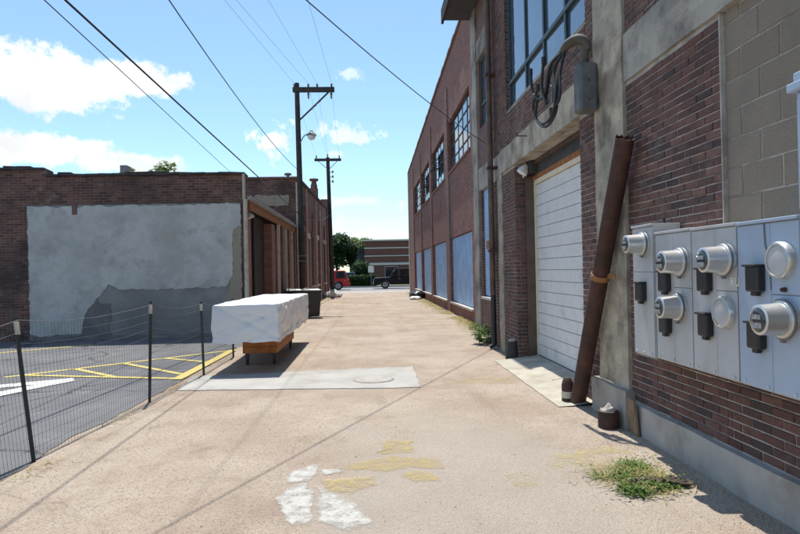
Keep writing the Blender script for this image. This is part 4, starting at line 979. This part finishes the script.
for v in bm.verts:
    c = v.co.copy(); hz = 1 - (c.z - z0) / (z1 - z0)
    side = Vector(((-1 if c.x < x0 + .01 else 1 if c.x > x1 - .01 else 0), (-1 if c.y < y0 + .01 else 1 if c.y > y1 - .01 else 0), 0))
    n1 = mnoise.noise(Vector((c.x * 2.4 + c.z * 1.6, c.y * 1.7 + c.z * 2.3, c.z * 2.2))); n2 = mnoise.noise(c * 6.5)
    cre = abs(mnoise.noise(Vector((c.x * 1.3 - c.z * 2.0, c.y * 1.1 + c.z * 1.9, 3)))); cre2 = abs(mnoise.noise(Vector((c.x * 1.6 + c.z * 2.2, c.y * 1.5 - c.z * 2.4, 8))))
    fu, fv = (c.x - x0) / (x1 - x0), (c.z - z0) / (z1 - z0)
    xc = (math.exp(-abs(fv - (1.0 - .9 * fu)) * 22) + math.exp(-abs(fv - (.25 + .6 * fu)) * 26)) if side.y < 0 else 0
    amt = (.006 + .020 * hz)
    v.co += side * (n1 * amt + n2 * .003 - .026 * math.exp(-cre * 26) - .022 * math.exp(-cre2 * 28) + .012 * hz - .022 * xc)
    if c.z > z1 - .01: v.co.z += .012 * mnoise.noise(Vector((c.x * 3, c.y * 1.3, 1))) + .005 * n2 - (.012 if side.length else 0)
    if c.z < z0 + .01: v.co.z += .035 * mnoise.noise(Vector((c.x * 3, c.y * 2, 4))) + .012 * n2
of = OFF[ct.name]
for v in bm.verts: v.co -= Vector(of)
me = bpy.data.meshes.new('tarpaulin'); bm.to_mesh(me); bm.free(); me.materials.append(M['tarp'])
me.polygons.foreach_set('use_smooth', [True] * len(me.polygons))
o = bpy.data.objects.new('tarpaulin', me); COL.objects.link(o); o.parent = ct
boxp('deck', 'wood', ct, x0 + .06, x1 - .06, y0 + .06, y1 - .06, .56, .62)
bs = MB(); bs.box(-2.18, -1.60, 10.5, 12.8, .20, .56); bs = bs.build('base_box', 'orange', ct, bevel=.01)
for z in (.31, .43): boxp('board_seam', 'brown_door', bs, -2.183, -1.597, 10.497, 12.803, z, z + .006)
for x in (-2.12, -1.66):
    for y in (10.6, 12.7):
        l = boxp('leg', 'steel_dark', ct, x - .03, x + .03, y - .03, y + .03, .10, .2)
        MB().lathe((x - .02, y, .055), (1, 0, 0), [(0, .05), (.005, .055), (.035, .055), (.04, .05)], 16).build('wheel', 'rubber', l, True)

# ================================================================== BINS
def bin_(label, x, y, rz):
    t = thing('wheeled_bin', label, 'bin', (0, 0, 0), 'wheeled bins beside the cart')
    w, d, h = .27, .31, .93
    mb = MB(); a = 0
    mb.v = [(-w * .78, -d * .78, .08), (w * .78, -d * .78, .08), (w * .78, d * .78, .02), (-w * .78, d * .78, .02), (-w, -d, h), (w, -d, h), (w, d, h), (-w, d, h)]
    mb.f = [(3, 2, 1, 0), (0, 1, 5, 4), (1, 2, 6, 5), (2, 3, 7, 6), (3, 0, 4, 7), (4, 5, 6, 7)]
    b = mb.build('body', 'black_plastic', t, bevel=.03)
    MB().box(-w - .03, w + .03, -d - .03, d + .03, h - .03, h + .015).build('rim', 'black_plastic', t, bevel=.012)
    mb = MB(); mb.v = [(-w - .02, -d - .04, h + .018), (w + .02, -d - .04, h + .018), (w + .02, d + .06, h + .03), (-w - .02, d + .06, h + .03), (-w * .8, -d * .7, h + .07), (w * .8, -d * .7, h + .07), (w * .8, d * .8, h + .10), (-w * .8, d * .8, h + .10)]
    mb.f = [(3, 2, 1, 0), (0, 1, 5, 4), (1, 2, 6, 5), (2, 3, 7, 6), (3, 0, 4, 7), (4, 5, 6, 7)]
    MB.build(mb, 'lid', 'black_plastic', t, bevel=.015)
    MB().tube([(-w * .8, d + .08, h - .02), (w * .8, d + .08, h - .02)], .016, 8).build('handle', 'black_plastic', t, True)
    for s_ in (-1, 1): MB().lathe((s_ * w * .85, d * .85, .11), (s_, 0, 0), [(0, .09), (.01, .11), (.045, .11), (.05, .09)], 16).build('wheel', 'rubber', t, True)
    t.location = (x, y, 0); t.rotation_euler = (0, 0, R(rz))
bin_('black wheeled bin with closed lid nearer the alley, behind the white covered cart', -2.0, 21.2, 95)
bin_('black wheeled bin tucked against the shed posts, behind the white covered cart', -2.62, 21.35, 88)

# ================================================================== WEEDS AND LITTER
def blade(mb, base, d, l, w, bend=.35, rr=rng):
    """a curved two-segment blade"""
    d = Vector(d).normalized(); s_ = d.cross(Vector((0, 0, 1)));
    if s_.length < .01: s_ = Vector((1, 0, 0))
    s_ = s_.normalized() * w; b = Vector(base); hd = Vector((d.x, d.y, 0))
    m_ = b + d * l * .55; e = b + d * l + hd * (l * bend) - Vector((0, 0, l * bend * .6))
    if e.z < .012: e.z = .012 + rr.random() * .01
    if m_.z < .012: m_.z = .014
    a = len(mb.v); mb.v += [tuple(b - s_ * .6), tuple(b + s_ * .6), tuple(m_ + s_), tuple(m_ - s_), tuple(e)]
    mb.f += [(a, a + 1, a + 2, a + 3), (a + 3, a + 2, a + 4)]
def rdir(rr, up):
    a = rr.uniform(0, 2 * math.pi); return Vector((math.cos(a), math.sin(a), up))
def patch(name, label, c, rx, ry, n, mat, l=(.05, .14), w=(.003, .007), up=(.15, .8), seed=1, parent=None, kind=None, clump=True):
    rr = random.Random(seed); mb = MB()
    k = 0
    while k < n:
        x, y_ = rr.gauss(0, .45), rr.gauss(0, .45)
        if clump and mnoise.noise((x * 2.5 + seed, y_ * 2.5, seed)) < rr.uniform(-.35, .3): continue
        blade(mb, (c[0] + x * rx, c[1] + y_ * ry, .008), rdir(rr, rr.uniform(*up)), rr.uniform(*l), rr.uniform(*w), rr.uniform(.2, .6), rr); k += 1
    o = mb.build(name, mat, parent, fix=False, at=(c[0], c[1], 0))
    if parent is None: tag(o, label, 'weeds', kind=kind)
    else: o['kind'] = 'stuff'
    return o
t = thing('weed_patch', 'low green weeds with dry straw growing from the alley below the meter cabinets', 'weeds', (1.85, 4.35, 0))
patch('straw', '', (1.9, 4.36), .26, .34, 800, 'straw', (.04, .13), (.0015, .004), (.05, .45), 2, t)
for k, (x, y_, s_, n) in enumerate(((1.78, 4.12, .10, 330), (1.98, 4.60, .14, 330), (2.0, 4.18, .09, 200), (1.82, 4.38, .10, 200), (1.64, 4.42, .08, 40))):
    patch('leaf_tuft', '', (x, y_), s_, s_, n, 'weed', (.015, .085), (.0025, .007), (.1, 1.6), 10 + k, t, clump=False)
lf = MB(); rr = random.Random(21)
for k in range(420):
    cx_, cy_, sp = rr.choice(((1.78, 4.12, .09), (1.98, 4.60, .12), (2.0, 4.18, .08), (1.82, 4.38, .09)))
    p_ = Vector((cx_ + rr.gauss(0, sp), cy_ + rr.gauss(0, sp), rr.uniform(.015, .085))); d = rdir(rr, rr.uniform(-.1, .6)).normalized(); l = rr.uniform(.015, .035); s_ = d.cross(Vector((0, 0, 1))).normalized() * l * .35
    q = len(lf.v); lf.v += [tuple(p_), tuple(p_ + d * l * .5 + s_), tuple(p_ + d * l), tuple(p_ + d * l * .5 - s_)]; lf.f.append((q, q + 1, q + 2, q + 3))
tag(lf.build('small_leaves', 'leaf_light', t, fix=False), kind='stuff')
patch('dead_stems', '', (1.86, 4.4), .3, .3, 160, 'straw', (.08, .18), (.0012, .0025), (.3, 1.4), 31, t)
# curled bark litter
mb = MB()
for k in range(46):
    x = 1.80 + .36 * k / 45; y_ = 4.24 - .07 * k / 45 + .05 * math.sin(k / 45 * 3.1); s_ = .02 + .02 * rng.random()
    mb.obox((x + rng.uniform(-.02, .02), y_ + rng.uniform(-.025, .025), .02 + .025 * rng.random()), (s_ * 1.3, s_ * rng.uniform(-.6, .6), s_ * rng.uniform(-.3, .5)), (-s_ * .3, s_ * .5, .004), (0, .001, .004))
tag(mb.build('bark_litter', 'bark', at=(2, 4.2, 0)), 'strip of dark curled bark litter lying among the weeds', 'litter')
def leafy(label, c, n, h, spread, mat, seed, ls=(.05, .1), group=None):
    rr = random.Random(seed); t = thing('weed_plant', label, 'weeds', (c[0], c[1], 0), group)
    st, lf = MB(), MB()
    for k in range(n):
        a = rr.uniform(0, 6.28); r = spread * math.sqrt(rr.random()); hh = h * rr.uniform(.5, 1)
        tip = Vector((c[0] + r * math.cos(a), c[1] + r * math.sin(a), hh)); base = Vector((c[0] + .35 * r * math.cos(a), c[1] + .35 * r * math.sin(a), 0))
        st.tube([base, base.lerp(tip, .5) + Vector((0, 0, .03)), tip], .003, 4)
        for j in range(9):
            p_ = base.lerp(tip, rr.uniform(.2, 1)); d = rdir(rr, rr.uniform(-.2, .7)); l = rr.uniform(*ls); w_ = l * .28
            d.normalize(); s_ = d.cross(Vector((0, 0, 1))).normalized() * w_
            q = len(lf.v); lf.v += [tuple(p_), tuple(p_ + d * l * .5 + s_), tuple(p_ + d * l - Vector((0, 0, l * .25))), tuple(p_ + d * l * .5 - s_)]; lf.f.append((q, q + 1, q + 2, q + 3))
    st.build('stems', 'weed', t, fix=False); lf.build('leaves', mat, t, fix=False)
leafy('leafy green weed at the foot of the downpipe', (2.42, 12.6), 34, .38, .42, 'weed', 3, (.07, .13))
leafy('smaller green weed at the foot of the set back brick bay', (2.66, 14.4), 22, .26, .35, 'weed', 4, (.06, .1))
leafy('tiny green weed growing beside the pale concrete corner column', (2.72, 15.9), 12, .2, .25, 'weed', 5, (.05, .09))
mb = MB(); rr = random.Random(9)
for k in range(5200):
    y = 15.5 + 28 * rr.random() ** 1.3; x = 2.94 - abs(rr.gauss(0, .22)) - (.15 if y > 20 else 0) * rr.random()
    if mnoise.noise((y * .8, x * 2, 3)) < -.15: continue
    blade(mb, (x, y, .006), rdir(rr, rr.uniform(.2, 1.2)), rr.uniform(.05, .16), .006, .4, rr)
tag(mb.build('dry_grass', 'straw', fix=False, at=(2.8, 25, 0)), 'dry yellow grass fringe along the factory wall', 'grass', kind='stuff')
mb = MB()
for k in range(2600):
    y = 20 + 22 * rr.random(); x = -2.85 + abs(rr.gauss(0, .28))
    if mnoise.noise((y * .7, x * 2, 8)) < -.05: continue
    blade(mb, (x, y, .006), rdir(rr, rr.uniform(.2, 1.2)), rr.uniform(.05, .15), .006, .4, rr)
tag(mb.build('dry_grass', 'straw', fix=False, at=(-2.8, 30, 0)), 'dry yellow grass fringe along the old brick building', 'grass', kind='stuff')
mb = MB()
for k in range(700):
    y = 3 + 9 * rr.random(); x = -2.72 + rr.gauss(0, .07)
    if mnoise.noise((y * 1.1, 0, 8)) < .05: continue
    blade(mb, (x, y, .006), rdir(rr, rr.uniform(.1, .8)), rr.uniform(.03, .09), .003, .4, rr)
tag(mb.build('dry_grass', 'straw', fix=False, at=(-2.7, 7, 0)), 'sparse dry grass under the wire fence', 'grass', kind='stuff')
# gravel and grit along the wall foot and the fence
mb = MB()
for k in range(2600):
    u_ = rr.random()
    if u_ < .4: x, y = 2.40 - abs(rr.gauss(0, .16)), rr.uniform(2.2, 6.6)
    elif u_ < .6: x, y = -2.6 + rr.gauss(0, .14), rr.uniform(3, 12)
    else: x, y = rr.uniform(-2.4, 2.2), 2.6 + 9 * rr.random() ** 1.5
    s_ = rr.uniform(.002, .007) * (1.6 if rr.random() < .06 else 1)
    a = len(mb.v); mb.v += [(x + s_, y, .001), (x - s_ * .6, y + s_, .001), (x - s_ * .7, y - s_ * .8, .001), (x + rr.uniform(-.3, .3) * s_, y, .001 + s_ * .6)]
    mb.f += [(a, a + 1, a + 3), (a + 1, a + 2, a + 3), (a + 2, a, a + 3)]
tag(mb.build('grit', 'alley', fix=False, at=(0, 6, 0)), 'loose grit scattered over the alley', 'gravel', kind='stuff')
# bagged rubbish at the far corner
t = thing('rubbish_bag', 'black and white bags of rubbish slumped against the far end of the factory', 'rubbish', (2.5, 34, 0))
for k, (c, s_, m_) in enumerate((((2.55, 33.4, .22), (.42, .5, .26), 'bag'), ((2.42, 32.9, .08), (.3, .4, .1), 'white_cloth'), ((2.65, 34.2, .2), (.3, .4, .24), 'stone'))):
    bm = bmesh.new(); bmesh.ops.create_icosphere(bm, subdivisions=3, radius=1)
    for v in bm.verts:
        d = 1 + .3 * mnoise.noise(v.co * 2 + Vector((k * 5, 0, 0))); v.co = Vector((v.co.x * d * s_[0], v.co.y * d * s_[1], max(-.8, v.co.z * d) * s_[2])) + Vector(c) - Vector(OFF[t.name])
    me = bpy.data.meshes.new('bag'); bm.to_mesh(me); bm.free(); me.materials.append(M[m_]); me.polygons.foreach_set('use_smooth', [True] * len(me.polygons))
    o = bpy.data.objects.new('bag', me); COL.objects.link(o); o.parent = t

# ================================================================== BACKGROUND
def windows(root, wall_y, items):
    for (xa, xb, za, zb) in items:
        o = boxp('window', 'sill', root, xa - .06, xb + .06, wall_y - .04, wall_y + .02, za - .06, zb + .06)
        boxp('pane', 'pane_dark', o, xa, xb, wall_y - .05, wall_y - .035, za, zb)
bgb = thing('banded_brick_building', 'brick building with pale horizontal bands across the street', 'building', (6, 82, 0))
boxp('wall', 'brick_bg', bgb, -.65, 20, 80, 92, 0, 5.5)
for z0, z1, pr in ((5.5, 5.68, .25), (4.52, 4.66, .06), (3.5, 3.62, .06), (2.35, 2.66, .12)): boxp('band', 'white_paint_bld', bgb, -.65 - pr, 20 + pr, 80 - pr, 92, z0, z1)
windows(bgb, 80, [(2.0 + 3.2 * k, 3.6 + 3.2 * k, .8, 2.1) for k in range(5)])
boxp('roof', 'roofing', bgb, -.5, 19.8, 80.2, 91.8, 5.681, 5.72)
hs = thing('grey_house', 'narrow grey house between the trees and the banded brick building', 'house', (-1.6, 90, 0))
boxp('wall', 'grey_siding', hs, -2.9, -.75, 88, 94, 0, 4.4)
MB().prism([(-3.0, 87.8, 4.4), (-.65, 87.8, 4.4), (-1.82, 87.8, 5.1)], (0, 6.4, 0)).build('roof', 'roofing', hs)
windows(hs, 88, [(-2.3, -1.6, 2.3, 3.6)]); boxp('door', 'blue_board', hs, -2.6, -1.0, 87.95, 88, .1, 1.7)
def tree(label, x, y, h, rad, mat, seed, n=2600, trunk=.2, group='trees beyond the street', ls=.28, zc=.62):
    rr = random.Random(seed); t = thing('tree', label, 'tree', (x, y, 0), group)
    tr = MB(); tr.tube([(x, y, 0), (x + .1, y, h * .3), (x, y + .1, h * .6), (x, y, h * .85)], [trunk, trunk * .8, trunk * .5, trunk * .15], 8)
    lobes = []
    for k in range(16):
        a = rr.uniform(0, 6.28); e = rr.uniform(-.55, 1.0); r = rad * rr.uniform(.35, .75)
        c = Vector((x + math.cos(a) * r * math.cos(e), y + math.sin(a) * r * math.cos(e), h * zc + math.sin(e) * h * .3)); lobes.append((c, rad * rr.uniform(.28, .45)))
        tr.tube([(x, y, h * .35), tuple(Vector((x, y, h * .5)).lerp(c, .6)), tuple(c)], [trunk * .4, trunk * .22, trunk * .07], 5)
    tr.build('trunk', 'bark', t, True)
    cr = MB()
    for k in range(n):
        c, r = rr.choice(lobes); d = Vector((rr.gauss(0, 1), rr.gauss(0, 1), rr.gauss(0, .8))).normalized() * r * rr.uniform(.55, 1.08); p_ = c + d
        u_ = Vector((rr.gauss(0, 1), rr.gauss(0, 1), rr.gauss(0, .6))).normalized(); v_ = u_.orthogonal().normalized(); s_ = ls * rr.uniform(.5, 1.2)
        a = len(cr.v); cr.v += [tuple(p_ - u_ * s_), tuple(p_ + v_ * s_ * .5), tuple(p_ + u_ * s_), tuple(p_ - v_ * s_ * .5)]; cr.f.append((a, a + 1, a + 2, a + 3))
    cr.build('crown', mat, t, fix=False)
tree('large dark green tree across the street beside the grey house', -4.6, 84, 6.9, 3.0, 'leaf_dark', 1, 5200)
tree('pale green tree rising behind the grey house', -1.6, 104, 7.4, 3.0, 'leaf_light', 2, 3800)
tree('dark green tree farther down the cross street behind the old brick building', -11, 86, 7.5, 3.6, 'leaf_dark', 3, 3000)
tree('treetop showing over the roof of the plastered building', -15.4, 46, 10.5, 1.9, 'leaf_light', 4, 1100, ls=.22, zc=.68)
tree('thin treetop beside the vent stack over the plastered building', -18.1, 47, 10.0, 1.0, 'leaf_light', 5, 700, ls=.2, zc=.7)
tree('small bushy tree at the corner of the banded brick building', -1.0, 70, 3.4, 1.15, 'leaf_dark', 6, 1800, .08, ls=.2, zc=.5)
hd = MB(); rr = random.Random(4)
for k in range(3200):
    p_ = Vector((rr.uniform(-2.9, .6), 62 + rr.uniform(-.4, .4), .1 + 1.1 * rr.random())); u_ = Vector((rr.gauss(0, 1), rr.gauss(0, 1), rr.gauss(0, 1))).normalized(); v_ = u_.orthogonal().normalized(); s_ = .13
    a = len(hd.v); hd.v += [tuple(p_ - u_ * s_), tuple(p_ + v_ * s_ * .6), tuple(p_ + u_ * s_), tuple(p_ - v_ * s_ * .6)]; hd.f.append((a, a + 1, a + 2, a + 3))
h_ = thing('hedge', 'low dark clipped hedge on the far side of the cross street', 'hedge', (-1.2, 62, .09)); hd.build('foliage', 'leaf_dark', h_, fix=False); boxp('stems', 'bark', h_, -2.8, .5, 61.8, 62.2, .09, .8)
sg = thing('street_sign', 'small white sign on a thin post in front of the banded brick building', 'sign', (.1, 61, .09))
boxp('panel', 'sign', sg, -.18, .38, 60.95, 60.98, 1.45, 2.1); MB().tube([(.1, 61.02, .09), (.1, 61.02, 2.05)], .03, 8).build('post', 'galv', sg, True)

# vehicles on the cross street
def car(name, label, cat, x, y, L, Wd, H, paint_, pickup=False):
    """side-on vehicle facing -X; x is the tail end"""
    t = thing(name, label, cat, (x - L / 2, y, 0))
    zb, zs_ = .32, H * .56; xf = x - L; yn, yf = y - Wd / 2, y + Wd / 2
    wr = .36; wxs = (xf + L * .18, x - L * .2)
    prof = [(x - .05, zb + .1)]
    def arch(cx):
        return [(cx + math.cos(a) * (wr + .06), .36 + math.sin(a) * (wr + .06)) for a in [math.pi * k / 10 for k in range(11)] if .36 + math.sin(a) * (wr + .06) > zb]
    low = [(x - .04, zb + .08)] + [(x - .12, zb)]
    for cx in (wxs[1], wxs[0]): low += arch(cx)
    low += [(xf + .1, zb), (xf, zb + .12), (xf + .02, zs_ * .86)]
    if pickup: up = [(xf + .12, zs_ * .97), (xf + L * .27, zs_ * 1.02), (x - .02, zs_ * 1.02)]
    else: up = [(xf + .15, zs_ * .94), (xf + L * .24, zs_ * 1.03), (x - .05, zs_ * 1.03), (x, zs_ * .8)]
    body = MB().prism([(px, yn, pz) for px, pz in low + up], (0, Wd, 0)).build('body', paint_, t, bevel=.05)
    ca, cb_ = (xf + L * .25, xf + L * .62) if pickup else (xf + L * .25, x - .08)
    ta, tb = (ca + L * .10, cb_ - .10) if pickup else (ca + L * .16, cb_ - .28)
    zr = H; ins = .17
    cab = MB(); base = [(ca, yn + .03), (cb_, yn + .03), (cb_, yf - .03), (ca, yf - .03)]; tp = [(ta, yn + ins), (tb, yn + ins), (tb, yf - ins), (ta, yf - ins)]
    cab.v = [(px, py, zs_) for px, py in base] + [(px, py, zr) for px, py in tp]; cab.f = [(3, 2, 1, 0), (4, 5, 6, 7), (0, 1, 5, 4), (1, 2, 6, 5), (2, 3, 7, 6), (3, 0, 4, 7)]
    cab = cab.build('cabin', paint_, t, bevel=.05)
    n = 2 if pickup else 3
    for side, yb, yt, o_ in ((0, yn + .03, yn + ins, -.012), (1, yf - .03, yf - ins, .012)):
        for k in range(n):
            f0_, f1_ = (k + .07) / n, (k + .93) / n; q = []
            for f_, s_ in ((f0_, .1), (f1_, .1), (f1_, .88), (f0_, .88)):
                xa = ca + (cb_ - ca) * f_; xt = ta + (tb - ta) * f_; q.append((xa + (xt - xa) * s_, yb + (yt - yb) * s_ + o_, zs_ + (zr - zs_) * s_))
            MB().prism(q, (0, -o_ * .5, 0)).build('side_window', 'car_glass', cab)
        for k in range(n): boxp('door_handle', 'rim', body, ca + (cb_ - ca) * (k + .75) / n, ca + (cb_ - ca) * (k + .75) / n + .16, (yn - .02) if side == 0 else yf, yn if side == 0 else yf + .02, zs_ - .14, zs_ - .10)
    for nm, xa, xt, s_ in (('windscreen', ca, ta, -.012), ('rear_window', cb_, tb, .012)):
        q = []
        for py0, py1, f_ in ((yn + .1, yn + ins + .06, .1), (yf - .1, yf - ins - .06, .1)): q.append((xa + (xt - xa) * f_ + s_, py0, zs_ + (zr - zs_) * f_))
        for py1 in (yf - ins - .08, yn + ins + .08): q.append((xa + (xt - xa) * .88 + s_, py1, zs_ + (zr - zs_) * .88))
        MB().prism(q, (-s_ * .5, 0, 0)).build(nm, 'car_glass', cab)
    for cx in wxs:
        for s_, yy in ((-1, yn + .02), (1, yf - .02)):
            wl_ = MB().lathe((cx, yy - s_ * .2, .36), (0, s_, 0), [(0, .3), (.01, .36), (.19, .36), (.21, .33), (.212, .25)], 24).build('wheel', 'tyre', t, True)
            MB().lathe((cx, yy + s_ * .008, .36), (0, s_, 0), [(0, .25), (.01, .24), (.012, .1), (.03, .07), (.032, .01)], 20).build('rim', 'rim', wl_, True)
    for yy in (yn + .2, yf - .2):
        boxp('headlight', 'lamp_clear', t, xf - .015, xf + .06, yy - .15, yy + .15, zs_ * .68, zs_ * .84, bevel=.01)
        boxp('tail_light', 'lamp_red', t, x - .04, x + .02, yy - .1, yy + .1, zs_ * .62, zs_ * .98, bevel=.01)
    boxp('front_bumper', 'rim' if pickup else paint_, t, xf - .08, xf + .04, yn + .05, yf - .05, .36, .58, bevel=.03)
    boxp('rear_bumper', 'rim' if pickup else paint_, t, x - .04, x + .08, yn + .05, yf - .05, .36, .58, bevel=.03)
    if pickup:
        boxp('bed_opening', 'dark', body, cb_ + .1, x - .12, yn + .12, yf - .12, zs_ * 1.02 - .01, zs_ * 1.02 + .006)
        for yy in (yn + .05, yf - .05): boxp('bed_rail', paint_, body, cb_, x - .03, yy - .05, yy + .05, zs_ * 1.02, zs_ * 1.02 + .09, bevel=.02)
    for s_, yy in ((-1, yn), (1, yf)): boxp('mirror', paint_, cab, ca + .35, ca + .5, yy - .12 if s_ < 0 else yy, yy if s_ < 0 else yy + .12, zs_ + .02, zs_ + .2, bevel=.03)
    return t
car('pickup_truck', 'black pickup truck parked across the street before the banded brick building', 'pickup truck', 6.0, 55.2, 5.7, 1.95, 1.78, 'black_paint', True)
car('red_suv', 'red sport utility vehicle seen past the farther utility pole', 'car', -1.85, 54, 4.6, 1.85, 1.68, 'red_paint')
car('parked_car', 'dark blue car parked behind the red vehicle across the street', 'car', -1.3, 66, 4.4, 1.8, 1.5, 'blue_paint')

scene.cycles.max_bounces = 8
scene.cycles.diffuse_bounces = 5
scene.cycles.transparent_max_bounces = 16
